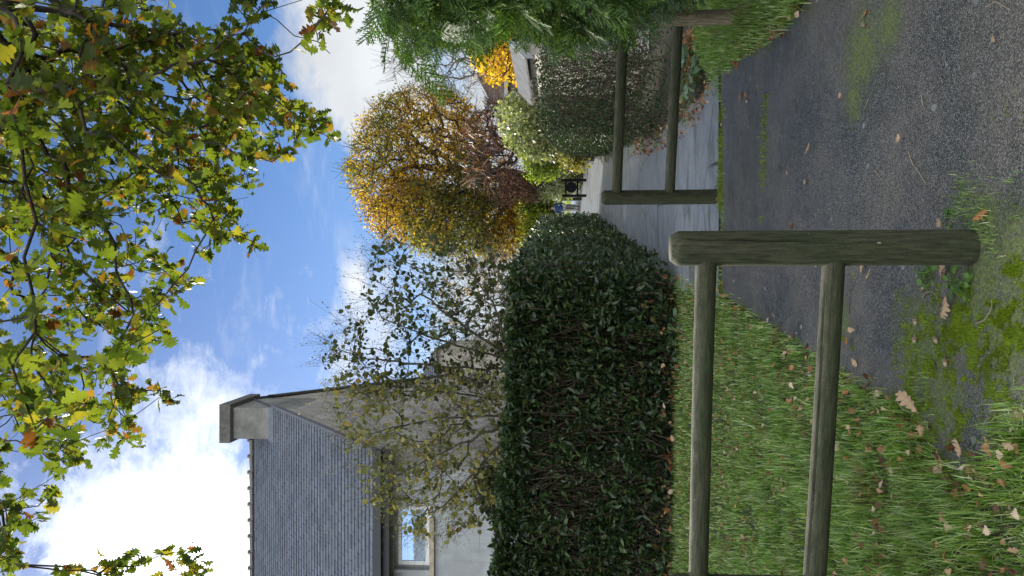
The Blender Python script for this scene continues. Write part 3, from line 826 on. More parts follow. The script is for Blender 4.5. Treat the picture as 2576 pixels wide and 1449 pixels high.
bungalow(); shed()

# ---------------------------------------------------------------- trees
def bark(name, a=(.06, .05, .04), b=(.02, .017, .014)):
    g = mat(name); n = g.noise(g.map(g.pos, (1, 1, .3)), 30, 5, .65)
    g.put(g.b.inputs['Base Color'], g.mix(g.mr(n, .35, .65), b, a)); g.b.inputs['Roughness'].default_value = .9; g.b.inputs['Specular IOR Level'].default_value = .2
    g.put(g.b.inputs['Normal'], g.bump(n, .5, .01)); return g.mat
bk = bark('oak_bark'); bk2 = bark('pale_bark', (.16, .14, .11), (.07, .06, .045))
OAKS = [oak_leaf(.12, .15, .05, 1), oak_leaf(.3, .3, -.06, 2), oak_leaf(-.1, .1, .08, 3), oak_leaf(.4, -.15, .0, 4)]


def make_oak():
    t = thing('oak_tree', 'oak turning yellow and brown, its lobed leaves hanging overhead from the top of view', 'tree', loc=(3.4, -1.2, 0))
    m = leaf_mat('oak_leaves', [(0, (.03, .05, .01)), (.5, (.062, .085, .013)), (.76, (.085, .105, .016)), (.9, (.15, .13, .02)), (.965, (.15, .06, .017)), (1, (.08, .03, .013))], .55, .5, .18, patch=((.13, .055, .016), 3.5, .66, .74), gain=2.5)
    poly = [(-330, -300), (420, -300), (440, -60), (400, 20), (470, 80), (560, 70), (640, 120), (735, 135), (755, 225), (800, 300), (835, 350), (770, 345), (740, 370), (690, 420), (690, 500), (620, 500), (590, 540), (650, 630), (600, 610), (540, 620), (510, 650), (490, 730), (430, 760), (425, 850), (370, 870), (325, 940), (345, 1000), (340, 1090), (370, 1100), (280, 1120), (240, 1190), (120, 1180), (50, 1140), (0, 1230), (-330, 1300)]
    holes = [(425, 250, 36, 40), (500, 590, 30, 20), (330, 560, 30, 22), (100, 480, 45, 30), (95, 165, 55, 25), (440, 630, 35, 25), (350, 730, 30, 20), (300, 1200, 60, 30), (210, 690, 25, 20)]
    tips = []
    def samp(pl, n, d0, d1):
        xs = [p[0] for p in pl]; ys = [p[1] for p in pl]; k = 0
        while k < n:
            x, y = rng.uniform(min(xs), max(xs)), rng.uniform(min(ys), max(ys))
            if not in_poly(x, y, pl): continue
            if any(((x - a) / c) ** 2 + ((y - b) / d) ** 2 < 1 for a, b, c, d in holes): continue
            D = rng.uniform(d0, d1)
            tips.append(P(x, y, D)); k += 1
    samp(poly, 1180, 4.4, 8.6)
    samp([(0, 0), (600, 100), (750, 200), (640, 420), (300, 560), (0, 560)], 260, 4.4, 6.5)
    for pl, n, d0, d1 in [([(60, 1230), (140, 1240), (130, 1330), (70, 1310)], 5, 4.6, 5.4), ([(410, 1400), (500, 1370), (515, 1449), (400, 1470)], 6, 5, 6), ([(255, 1415), (340, 1405), (330, 1480), (250, 1480)], 6, 5, 6), ([(-20, 1220), (30, 1220), (40, 1449), (-20, 1449)], 14, 4.2, 5.5), ([(395, 970), (440, 985), (415, 1010), (380, 1010)], 3, 4.6, 5), ([(590, -40), (700, -60), (690, 30), (580, 25)], 7, 4.2, 5), ([(770, -20), (860, -10), (870, 50), (780, 90)], 6, 4.2, 4.8), ([(790, 300), (840, 330), (830, 370), (780, 360)], 4, 5, 5.5), ([(610, 590), (655, 615), (640, 640), (590, 620)], 3, 5.5, 6), ([(150, 1410), (250, 1440), (240, 1470), (140, 1460)], 3, 4.6, 5.4)]:
        samp(pl, n, d0, d1)
    near = []
    for x, y, D in [(60, 250, 2.5), (20, 210, 2.55), (90, 280, 2.6), (40, 300, 2.6), (150, 640, 2.7), (190, 600, 2.75), (90, 770, 2.8), (60, 1000, 2.75), (130, 1040, 2.7), (90, 1080, 2.75), (30, 920, 2.8), (250, 900, 3.2), (400, 830, 3.4), (20, 30, 2.8), (60, 20, 2.9), (410, 30, 3.2)]:
        tips.append(P(x, y, D))
    tips = np.array([tuple(p) for p in tips])
    base = (3.4, -1.2, 0)
    limbs = [[base, (3.3, -1.1, 2.5), (3.1, -.8, 4.6), (2.6, .3, 5.8), (2.2, 2.2, 6.0), tuple(P(-60, -60, 4.6))],
             [(3.1, -.8, 4.6), (1.6, .6, 6.2), (.4, 2.2, 6.6), tuple(P(-220, 520, 5.2))],
             [(1.6, .6, 6.2), (-.6, 1.6, 6.2), tuple(P(-200, 1000, 5.0))],
             [tuple(P(-60, -60, 4.6)), tuple(P(40, 15, 4.8)), tuple(P(300, 65, 5.2)), tuple(P(430, 85, 5.4)), tuple(P(480, 150, 5.5)), tuple(P(590, 250, 5.7)), tuple(P(690, 310, 5.9)), tuple(P(760, 330, 5.9))],
             [tuple(P(430, 85, 5.4)), tuple(P(580, 75, 5.2)), tuple(P(760, 0, 4.9))],
             [tuple(P(760, 0, 4.9)), tuple(P(640, 55, 4.9)), tuple(P(740, 90, 4.8)), tuple(P(800, 105, 4.8)), tuple(P(830, 135, 4.8))] [1:],
             [tuple(P(-200, 1000, 5.0)), tuple(P(0, 1110, 4.9)), tuple(P(150, 1130, 4.8)), tuple(P(300, 1070, 4.8)), tuple(P(400, 1000, 4.8))],
             [tuple(P(-220, 520, 5.2)), tuple(P(0, 555, 5)), tuple(P(130, 545, 5)), tuple(P(300, 535, 5.2)), tuple(P(430, 465, 5.4))],
             [tuple(P(-220, 520, 5.2)), tuple(P(0, 810, 4.6)), tuple(P(140, 790, 4.6)), tuple(P(300, 760, 4.8))],
             [tuple(P(-200, 1000, 5.0)), tuple(P(-40, 1180, 4.8)), tuple(P(5, 1280, 4.7)), tuple(P(30, 1400, 4.7)), tuple(P(70, 1425, 4.7))],
             [tuple(P(-200, 1000, 5.0)), tuple(P(-150, 1420, 4.9)), tuple(P(0, 1421, 5)), tuple(P(160, 1425, 5.2)), tuple(P(250, 1447, 5.4))]]
    N, par, rad, tp = grow(limbs, tips, .16, .2, .0026, .15, .44, .1, .3)
    wood('trunk', N, par, rad, bk, t, 7).location = -t.location
    leaves_on('crown', N, tp, 8, OAKS, .097, m, t, .6, .25, 3, .03).location = -t.location

make_oak()


def tree(name, label, cat, poly, D, dD, ntips, per, tmpl, size, m, root, bkm, group=None, r_tip=.006, r_max=.2, step=.4, alpha=.15, expo=.45, spread=.6, droop=.1, back=3, jitter=.08, fork=.3, twigs=0, leafname='crown', extra=None):
    if not isinstance(root[0], (tuple, list)): root = [root]
    roots = [P(a, b, c) for a, b, c in root]; base = roots[0]; base.z = gz(base.y)
    t = thing(name, label, cat, group, loc=tuple(base))
    tips = tips_in(poly, ntips, D, dD)
    if extra is not None: tips = np.concatenate([tips, extra])
    cen = tips.mean(axis=0); zlow = tips[:, 2].min()
    if len(roots) == 1:
        p1 = np.array(base) * (1 - fork) + cen * fork; p1[2] = max(p1[2], min(zlow, cen[2]))
        limbs = [[tuple(base), tuple(p1)]]
    else:
        limbs = [[tuple(base), tuple(roots[1])]] + [[tuple(base), tuple(r)] for r in roots[2:]]
    N, par, rad, tp = grow(limbs, tips, step, alpha, r_tip, r_max, expo, .13)
    wood('trunk', N, par, rad, bkm, t, 5).location = -t.location
    if twigs:
        T = tips[rng.integers(0, len(tips), twigs)]; dd = rng.normal(0, 1, T.shape) * .6; dd += (T - cen) / (np.linalg.norm(T - cen, axis=1, keepdims=True) + 1e-6)
        dd /= np.linalg.norm(dd, axis=1, keepdims=True); L = step * rng.uniform(.8, 2.2, twigs)
        tubes('twigs', T, T + dd * L[:, None], np.full(twigs, r_tip), np.full(twigs, r_tip * .6), 3, bkm, t).location = -t.location
    if per: leaves_on(leafname, N, tp, per, tmpl, size, m, t, spread, droop, back, jitter).location = -t.location
    return t

ORNG = leaf_mat('autumn_leaves', [(0, (.11, .06, .015)), (.4, (.23, .125, .02)), (.75, (.34, .21, .025)), (1, (.4, .3, .035))], .55, .5, .3, patch=((.09, .09, .02), .22, .5, .6), gain=2.4)
GRN = leaf_mat('green_leaves', [(0, (.05, .09, .015)), (.6, (.12, .17, .025)), (1, (.24, .28, .05))], .45, .5, .3)
SILV = leaf_mat('silvery_leaves', [(0, (.1, .13, .06)), (.6, (.2, .24, .12)), (1, (.42, .42, .27))], .35, .4, .5)
YEL = leaf_mat('yellow_leaves', [(0, (.4, .24, .02)), (.7, (.55, .38, .03)), (1, (.4, .18, .02))], .5, .5, .3)
REDM = leaf_mat('red_spikes', [(0, (.06, .025, .02)), (.6, (.12, .045, .035)), (1, (.2, .12, .07))], .25, .5, .4)
OLIV = leaf_mat('olive_leaves', [(0, (.09, .1, .025)), (.7, (.2, .19, .05)), (1, (.33, .27, .09))], .4, .5, .3)
KT = [KITE, KITE2]
AP = [(868, 430), (880, 370), (905, 300), (960, 250), (1040, 215), (1130, 225), (1190, 270), (1230, 340), (1230, 450), (1300, 510), (1305, 640), (1250, 640), (1150, 645), (1060, 630), (950, 590), (905, 530), (890, 480)]
tree('autumn_tree', 'big round orange and russet tree standing above the far end of the lane', 'tree', AP, 42, 4.8, 2300, 12, KT, .17, ORNG, [(1440, 455, 42), (1150, 448, 42), (1020, 420, 42), (1060, 500, 42)], bk, r_tip=.012, r_max=.32, step=.5, alpha=.1, jitter=.22, twigs=2500,
     extra=tips_in([(1000, 440), (1290, 500), (1300, 640), (1060, 630), (920, 520)], 900, 42, 4))
tree('green_tree', 'leafy green tree with a dark thin trunk right behind the walker', 'tree', [(1300, 480), (1330, 470), (1395, 500), (1400, 560), (1330, 560), (1290, 540)], 49, 2.5, 420, 12, KT, .24, GRN, [(1445, 521, 49), (1330, 521, 49)], bk, 'green trees beyond the hedge end', step=.5, r_tip=.012, jitter=.25)
tree('green_tree', 'yellow-green tree just above the far rounded end of the left hedge', 'tree', [(1300, 550), (1340, 545), (1410, 560), (1400, 640), (1330, 630), (1300, 600)], 46, 2.5, 420, 12, KT, .24, leaf_mat('lime_leaves', [(0, (.1, .15, .02)), (1, (.3, .33, .05))], .5), [(1445, 572, 46), (1330, 572, 46)], bk, 'green trees beyond the hedge end', step=.5, r_tip=.012, jitter=.25)
tree('silver_shrub', 'silvery pale-leaved shrub rising behind the small-leaved right hedge', 'shrub', [(1262, 270), (1290, 235), (1340, 270), (1400, 330), (1410, 390), (1340, 400), (1285, 370), (1265, 330)], 22, 1.8, 420, 11, KT, .13, SILV, (1420, 340, 22), bk2, step=.25, r_tip=.006, jitter=.1)
tree('red_shrub', 'bushy shrub with upright dark red spikes beside the bungalow', 'shrub', [(1180, 290), (1240, 250), (1290, 260), (1310, 300), (1300, 420), (1230, 480), (1180, 475), (1172, 380)], 28, 2, 260, 3, [simple_leaf(.05, .1, .1, 3)], .42, REDM, (1420, 400, 28), bk, step=.35, r_tip=.011, spread=.25, droop=-.25, jitter=.1, twigs=500)
tree('yellow_tree', 'small tree of bright yellow leaves in front of the bungalow', 'tree', [(1190, 80), (1300, 80), (1335, 130), (1335, 185), (1300, 215), (1270, 200), (1230, 205), (1200, 170)], 19, 1.2, 260, 6, [round_leaf(3), KITE2], .1, YEL, (1420, 110, 19), bk, step=.25, r_tip=.005, jitter=.1, twigs=150)
tree('bare_tree', 'bare twiggy tree reaching past the conifer tips into the white cloud', 'tree', [(965, 140), (1010, 110), (1200, 60), (1230, 200), (1150, 235), (1050, 235), (990, 215)], 26, 1.8, 330, 0, KT, .1, None, (1420, 120, 26), bk2, 'bare trees', step=.35, r_tip=.006, twigs=900)
tree('bare_tree', 'pale bare twiggy tree against the glare behind the green hazel', 'tree', [(1110, 660), (1180, 640), (1295, 640), (1300, 760), (1290, 870), (1180, 860), (1110, 800)], 28, 2.5, 450, 2, KT, .1, leaf_mat('last_leaves', [(0, (.3, .18, .1)), (1, (.4, .28, .14))], .5), (1420, 740, 28), bk2, 'bare trees', step=.35, r_tip=.006, twigs=1600)
tree('bush', 'pale green bush behind the round chicane sign', 'bush', [(1335, 400), (1380, 370), (1430, 400), (1462, 440), (1462, 470), (1410, 500), (1345, 495)], 39, 2.5, 520, 12, KT, .15, SILV, (1455, 440, 39), bk2, 'bushes at the far end of the lane', step=.35, r_tip=.006, jitter=.18)
tree('bush', 'olive tan bush between the silvery shrub and the chicane', 'bush', [(1365, 270), (1400, 290), (1440, 380), (1478, 415), (1440, 425), (1390, 380), (1365, 330)], 25.5, 1.0, 420, 12, KT, .11, OLIV, (1460, 350, 25.5), bk2, 'bushes at the far end of the lane', step=.25, r_tip=.005, jitter=.12)
tree('bush', 'fresh green bush below the dark red spikes', 'bush', [(1325, 360), (1400, 400), (1400, 440), (1340, 450), (1320, 400)], 33, 1.5, 300, 12, KT, .14, GRN, (1450, 400, 33), bk2, 'bushes at the far end of the lane', step=.3, r_tip=.006, jitter=.15)
tree('brown_shrub', 'red-brown thicket under the big orange tree', 'shrub', [(1255, 430), (1340, 435), (1350, 500), (1260, 510)], 38, 2, 320, 9, KT, .13, leaf_mat('brown_leaves', [(0, (.09, .045, .03)), (1, (.2, .09, .05))], .3), (1450, 460, 38), bk, step=.35, r_tip=.008, jitter=.15, twigs=500)
tree('dark_shrub', 'dark glossy evergreen shrub against the cream house wall', 'shrub', [(1192, 1175), (1225, 1160), (1262, 1170), (1300, 1290), (1262, 1320), (1235, 1300), (1205, 1240)], 12.2, .4, 170, 12, [round_leaf(5)], .085, leaf_mat('dark_evergreen', [(0, (.015, .035, .012)), (1, (.04, .075, .03))], .15, .3, .6), (1500, 1240, 12.2), bk, step=.15, r_tip=.004, jitter=.05)

hzb = bark('hazel_bark', (.13, .115, .085), (.05, .043, .03))
HZ = [round_leaf(i) for i in range(4)]
hz1 = leaf_mat('hazel_leaves', [(0, (.045, .065, .02)), (.7, (.085, .11, .035)), (.94, (.16, .18, .05)), (1, (.3, .2, .05))], .3, .5, .35, gain=1.6)
hz2 = leaf_mat('yellowing_hazel_leaves', [(0, (.12, .14, .055)), (.5, (.22, .23, .08)), (.85, (.38, .35, .11)), (.95, (.48, .4, .1)), (1, (.45, .24, .08))], .35, .5, .35, gain=1.6)


def hazel(label, base, stems, poly, D, dD, n, per, m, tw):
    b = P(*base); b.z = 0; t = thing('hazel_shrub', label, 'shrub', 'hazel shrubs behind the left hedge', loc=tuple(b))
    tips = tips_in(poly, n, D, dD)
    limbs = [[tuple(b + Vector((random.uniform(-.1, .1), random.uniform(-.1, .1), 0)))] + [tuple(P(*q)) for q in s] for s in stems]
    limbs = [limbs[0]] + limbs[1:]
    N, par, rad, tp = grow(limbs, tips, .16, .08, .0032, .042, .42, .08, .3)
    hb = hzb
    wood('trunk', N, par, rad, hb, t, 5).location = -t.location
    T = tips[rng.integers(0, len(tips), tw)] + rng.normal(0, .05, (tw, 3)); cb = np.array(b) + [0, 0, 1.5]
    d = (T - cb); d /= np.linalg.norm(d, axis=1, keepdims=True); d = d * .7 + rng.normal(0, .5, d.shape); L = rng.uniform(.12, .4, tw)
    E = T + d * L[:, None]; tubes('twigs', T, E, np.full(tw, .0024), np.full(tw, .0015), 3, hzb, t).location = -t.location
    bd = E[rng.integers(0, tw, tw * 2)] + rng.normal(0, .03, (tw * 2, 3))
    scatter('buds', [KITE], bd, rot_frames(rng.normal(0, 1, bd.shape), rng.uniform(0, 6, len(bd))), rng.uniform(.018, .035, len(bd)), m, t).location = -t.location
    leaves_on('crown', N, tp, per, HZ, .078, m, t, .7, .3, 3, .05).location = -t.location

hazel('dark green hazel leaning right over the left hedge against the bright sky', (1700, 930, 12), [[(1290, 900, 11.9), (1180, 830, 11.8), (1060, 740, 11.7)], [(1290, 905, 12), (1150, 870, 12.1), (960, 800, 12.1)], [(1290, 900, 11.6), (1240, 760, 11.5), (1190, 690, 11.4)], [(1290, 930, 12), (1100, 920, 12.2), (900, 900, 12.2)]],
      [(830, 830), (900, 740), (935, 680), (920, 600), (1010, 590), (1150, 600), (1260, 620), (1300, 700), (1290, 960), (1150, 990), (960, 1000), (860, 960), (800, 900)], 11.9, .8, 430, 5, hz1, 1600)
hazel('yellowing hazel spreading in front of the house gable wall', (1700, 1050, 11.6), [[(1290, 1045, 11.6), (1100, 1050, 11.4), (900, 1100, 11.3)], [(1290, 1060, 11.6), (1130, 1130, 11.3), (990, 1200, 11.1)], [(1290, 1080, 11.6), (1200, 1180, 11.2), (1120, 1270, 11.0)], [(1290, 1010, 11.8), (1100, 980, 12), (880, 990, 12)]],
      [(830, 1000), (800, 960), (900, 940), (1100, 930), (1290, 950), (1290, 1190), (1240, 1300), (1130, 1350), (1080, 1370), (1000, 1330), (930, 1260), (860, 1150), (850, 1080)], 11.5, .7, 430, 5, hz2, 2200)

# ---------------------------------------------------------------- hedges
def hedge_mass(t, xa, xb, ya, yb, zt, n, tmpl, size, m, tw, twm, lump=.1, shell=.28, brown=None, zfloor=0.05, cut=1.0, z_at=None, density=None):
    """xa(y), xb(y): near-path and back limits at depth y; zt(y): top"""
    A = []
    while len(A) < n:
        y = rng.uniform(ya, yb, 4000); u = rng.random(4000); h = rng.random(4000)
        lo, hi, tp = xa(y), xb(y), zt(y)
        x = lo + (hi - lo) * u; z = zfloor + (tp - zfloor) * h
        d = np.minimum.reduce([x - lo, hi - x, y - ya, tp - z, np.maximum(yb - y, 0) * .5 + 0])
        l = lump * (np.sin(x * 5.1 + z * 3.7) * np.sin(y * 4.3 + z * 2.9) + .5 * np.sin(x * 13 + y * 11 + z * 9))
        keep = (d + l > 0) & (rng.random(4000) < np.clip(1.15 - (d + l) / shell, .16, 1))
        if density is not None: keep &= rng.random(4000) < density(x, y, z)
        P_ = np.stack([x, y, z + gz_np(y)], 1)[keep]; A.extend(P_)
    A = np.array(A[:n]); out = np.stack([rng.normal(0, .8, n) , rng.normal(-.5, .6, n), rng.normal(.5, .6, n)], 1)
    ob = scatter('foliage', tmpl, A, rot_frames(out, rng.normal(0, 1.0, n)), size * rng.uniform(.6, 1.25, n), m, t); ob.location = -t.location
    y = rng.uniform(ya + .1, yb, tw); lo, hi, tp = xa(y) + .1, xb(y) - .1, zt(y); x = lo + (hi - lo) * rng.random(tw); z = (tp - .15) * rng.random(tw)
    B = np.stack([x, y, z + gz_np(y)], 1); d = np.stack([rng.normal(0, .35, tw), rng.normal(-.15, .35, tw), np.abs(rng.normal(.8, .3, tw))], 1)
    L = rng.uniform(.2, .6, tw); E = B + d * L[:, None]; E[:, 2] = np.minimum(E[:, 2], tp - .03 + gz_np(y))
    tubes('stems', B, E, rng.uniform(.004, .011, tw), rng.uniform(.002, .005, tw), 4, twm, t).location = -t.location


def gz_np(y): return np.where(y < 14, 0, np.where(y < 48, .0105 * (y - 14), .357))

LAUREL = leaf_mat('laurel_leaves', [(0, (.012, .024, .01)), (.5, (.026, .054, .018)), (.85, (.058, .1, .03)), (.97, (.09, .12, .035)), (1, (.1, .06, .03))], .15, .42, .5)
PRIV = leaf_mat('privet_leaves', [(0, (.014, .03, .012)), (.6, (.03, .056, .022)), (.9, (.06, .085, .035)), (1, (.1, .12, .05))], .12, .6, .2)
stem_m = plain('stem_brown', (.065, .045, .028), .85, 10)
LV = [simple_leaf(.2, .2, .12), simple_leaf(.24, .05, .2), simple_leaf(.17, .35, .08)]


def left_hedge():
    t = thing('laurel_hedge', 'tall dark laurel hedge clipped square along the left of the lane', 'hedge', loc=(-1, 10, 0))
    # limb A: parallel to the picture, from beyond the left edge to the corner
    fy = lambda x: np.interp(x, [-6, -2, .2], [10.25, 9.75, 9.5])
    n = 62000
    X = rng.uniform(-5.6, .22, n); dep = np.abs(rng.exponential(.16, n)); top = np.interp(X, [-5.6, -3.9, -1.5, .2], [2.42, 2.4, 2.2, 2.12]) + .03 * np.sin(X * 9) + .03 * np.sin(X * 23)
    Z = rng.random(n) ** .93 * top
    back = rng.random(n) < .45; dep = np.where(back, rng.uniform(.1, 1.2, n), dep); Z = np.where((rng.random(n) < .16), top - np.abs(rng.exponential(.04, n)), Z); dep = np.where(Z > top - .08, rng.uniform(0, 1.2, n), dep)
    Y = fy(X) + dep + .1 * np.sin(X * 4 + Z * 3) * np.sin(Z * 5 - X * 2)
    # thin patches where brown depth shows
    hn = vnoise(X, Z, 1.6, 4); hole = (hn > .68) & (X < -.1) & (Z < top - .15)
    k = ~(hole & (dep < .35) & (rng.random(n) < .7)) & (Z > .05); k &= ~((Z < .55) & (rng.random(n) < .45))
    A = np.stack([X, Y, Z], 1)[k]; m = len(A)
    out = np.stack([rng.normal(0, .7, m), rng.normal(-.6, .5, m), rng.normal(.25, .6, m)], 1)
    scatter('foliage', LV, A, rot_frames(out, rng.normal(0, 1, m)), .1 * rng.uniform(.45, 1.4, m), LAUREL, t).location = -t.location
    tw = 5500; X = rng.uniform(-5.6, .1, tw); Y = fy(X) + rng.uniform(.08, .9, tw); Z = rng.uniform(0, 1.8, tw); d = np.stack([rng.normal(0, .3, tw), rng.normal(-.1, .25, tw), np.abs(rng.normal(.9, .3, tw))], 1)
    B = np.stack([X, Y, Z], 1); E = B + d * rng.uniform(.2, .6, tw)[:, None]; E[:, 2] = np.minimum(E[:, 2], 2.1)
    tubes('stems', B, E, rng.uniform(.004, .012, tw), rng.uniform(.002, .005, tw), 4, stem_m, t).location = -t.location
    # limb B: running away beside the lane
    t2 = thing('laurel_hedge', 'shiny-leaved hedge flank running away beside the grey lane', 'hedge', loc=(1, 14, 0))
    bx = lambda y: np.interp(y, [9.4, 12, 16, 22, 26], [.3, .62, 1.15, 2.05, 2.65])
    hedge_mass(t2, lambda y: bx(y) - 1.4, bx, 9.9, 26, lambda y: np.interp(y, [9, 12, 20, 24.5, 26], [2.22, 2.22, 2.12, 1.95, 1.5]), 24000, LV, .1, LAUREL, 1500, stem_m, .1, .22)
    # dead leaves caught in the base
    n = 230; X = rng.uniform(-5.4, .2, n); Y = fy(X) + rng.normal(.03, .14, n); Z = np.abs(rng.normal(0, .12, n)) + .01
    o = scatter('leaf_litter', OAKS, np.stack([X, Y, Z], 1), rot_frames(rng.normal(0, 1, (n, 3)), rng.uniform(0, 6, n)), rng.uniform(.05, .1, n), dead_m); tag(o, 'brown dead leaves banked along the foot of the laurel hedge', None, kind='stuff')

dead_m = leaf_mat('dead_leaves', [(0, (.06, .03, .015)), (.35, (.16, .07, .03)), (.6, (.32, .14, .05)), (.85, (.42, .27, .17)), (1, (.55, .44, .34))], .15, .6, .3)
left_hedge()


def right_hedge():
    t = thing('privet_hedge', 'small-leaved dark grey-green hedge bordering the right of the lane behind the barrier', 'hedge', loc=(3, 12, 0))
    rx = lambda y: np.interp(y, [8.3, 9.2, 12, 18, 23], [2.5, 2.2, 2.45, 3.3, 4.05])
    zt = lambda y: np.interp(y, [8, 10, 14, 18, 23], [1.85, 1.85, 1.75, 1.45, 1.05])
    hedge_mass(t, rx, lambda y: rx(y) + 1.5 + (y < 10.5) * 2.2, 8.6, 23.5, zt, 52000, [simple_leaf(.26, .1, .1, 2)], .05, PRIV, 2400, plain('grey_stem', (.05, .035, .024), .85, 10), .12, .22, density=lambda x, y, z: np.where((y < 9.6) & (x > 2.7), .35, 1.0))
    n = 300; X = rng.uniform(2.2, 5, n); Y = np.interp(X, [1.9, 2.4, 5], [9.6, 8.5, 8.3]) + rng.normal(0, .15, n)
    o = scatter('leaf_litter', OAKS, np.stack([X, Y, np.abs(rng.normal(0, .05, n)) + .01], 1), rot_frames(rng.normal(0, 1, (n, 3)) * [1, 1, .4], rng.uniform(0, 6, n)), rng.uniform(.05, .1, n), dead_m); tag(o, 'dead leaves lying under the right-hand hedge', None, kind='stuff')
    n = 350; Y = rng.uniform(7.6, 15, n); X = np.array([edge_at(cr_, q) for q in Y]) + np.abs(rng.normal(0, .22, n)) - .08
    o = scatter('leaf_litter', OAKS, np.stack([X, Y, gz_np(Y) + .015 + np.abs(rng.normal(0, .02, n))], 1), rot_frames(rng.normal(0, 1, (n, 3)) * [1, 1, .35], rng.uniform(0, 6, n)), rng.uniform(.035, .07, n), dead_m); tag(o, 'dead leaves strewn where the right hedge meets the lane', None, kind='stuff')
    n = 2500; Y = rng.uniform(7.4, 20, n); X = np.array([edge_at(cr_, q) for q in Y]) + np.abs(rng.normal(0, .12, n)) - .02
    k = vnoise(X, Y, 1.5) > .45
    blades('grass', X[k], Y[k], .05, .004, grass_m, 'sparse grass fringe where the right hedge meets the lane', z0=gz_np(Y[k]))

right_hedge()


# ---------------------------------------------------------------- conifer
def conifer():
    t = thing('conifer', 'feathery green cypress overhanging the right verge and barrier end', 'tree', loc=(3.3, 5.2, 0))
    V, Fq = [], []
    def strip(a, b, w0, w1):
        a, b = np.array(a), np.array(b); d = b - a; d /= np.linalg.norm(d); s = np.array([-d[1], d[0], 0]); n = len(V)
        V.extend([tuple(a - s * w0), tuple(a + s * w0), tuple(b + s * w1), tuple(b - s * w1)]); Fq.append((n, n + 1, n + 2, n + 3))
    def build(seed):
        nonlocal V, Fq
        V, Fq = [], []; r = random.Random(seed); z = lambda y: -.25 * y * y
        pr = (0, 0, 0)
        for i in range(5):
            q = (0.03 * math.sin(i + seed), (i + 1) / 5, z((i + 1) / 5)); strip(pr, q, .014 * (1 - i * .14), .013 * (1 - i * .15)); pr = q
        for i in range(8):
            y = .06 + i * .115; L = .36 * (1 - (y - .25) ** 2 * 1.1) * r.uniform(.7, 1.1)
            for s in (-1, 1):
                a = (0, y, z(y)); b = (s * L * .72, y + L * .8, z(y) - .03 + r.uniform(-.05, .05)); strip(a, b, .018, .014)
                for k in (.35, .65, .9):
                    c = tuple(a[j] + (b[j] - a[j]) * k for j in range(3)); l2 = .12 * (1.1 - k * .5)
                    strip(c, (c[0] + s * l2 * .2, c[1] + l2, c[2] - .01), .012, .007); strip(c, (c[0] + s * l2, c[1] + l2 * .1, c[2] - .01), .012, .007)
        return np.array(V), np.array(Fq)
    T = [build(i) for i in range(3)]
    m = leaf_mat('cypress', [(0, (.02, .05, .012)), (.6, (.05, .105, .022)), (.9, (.11, .19, .04)), (1, (.2, .28, .07))], .22, .5, .4)
    poly = [(925, -60), (940, -20), (975, 30), (1000, 80), (1030, 130), (1060, 90), (1120, 80), (1180, 60), (1230, 55), (1290, 35), (1340, 45), (1400, 50), (1470, 65), (1520, 40), (1590, 10), (1640, -20), (1700, -40), (1760, -90), (1830, -160), (1850, -300), (920, -300)]
    tips = []
    while len(tips) < 850:
        x, y = rng.uniform(880, 1860), rng.uniform(-300, 180)
        if in_poly(x, y, poly) : tips.append(tuple(P(x, y, rng.uniform(4.3, 6.2))))
    tips = np.array(tips)
    limbs = [[(3.3, 5.2, 0), (3.3, 5.2, 1.2), (3.35, 5.25, 2.6), (3.3, 5.2, 4.2)]]
    N, par, rad, tp = grow(limbs, tips, .14, .12, .0025, .13, .5, .08, .15)
    wood('trunk', N, par, rad, bk, t, 5).location = -t.location
    pos, tan = [], []
    for ids in tp:
        for q in range(3):
            k = ids[-1 - rng.integers(0, min(3, len(ids) - 1))] if len(ids) > 1 else ids[0]
            p = N[k]; d = p - np.array([3.3, 5.2, p[2]]); d /= np.linalg.norm(d) + 1e-6
            tan.append(d + rng.normal(0, .45, 3) + [0, 0, -.45]); pos.append(p + rng.normal(0, .04, 3))
    # the side away from the lane, roughly filled
    nb = 900; a = rng.uniform(-1.9, 1.9, nb); z = rng.uniform(.5, 4.4, nb); rr = (1.5 - .2 * z) * rng.uniform(.6, 1, nb)
    for i in range(nb): d = np.array([math.cos(a[i]), math.sin(a[i]), 0]); pos.append(np.array([3.4, 5.2, z[i]]) + d * rr[i]); tan.append(d + [0, 0, -.5] + rng.normal(0, .3, 3))
    pos, tan = np.array(pos), np.array(tan)
    scatter('crown', T, pos, rot_frames(tan, rng.normal(0, .9, len(pos))), rng.uniform(.17, .32, len(pos)), m, t).location = -t.location

conifer()

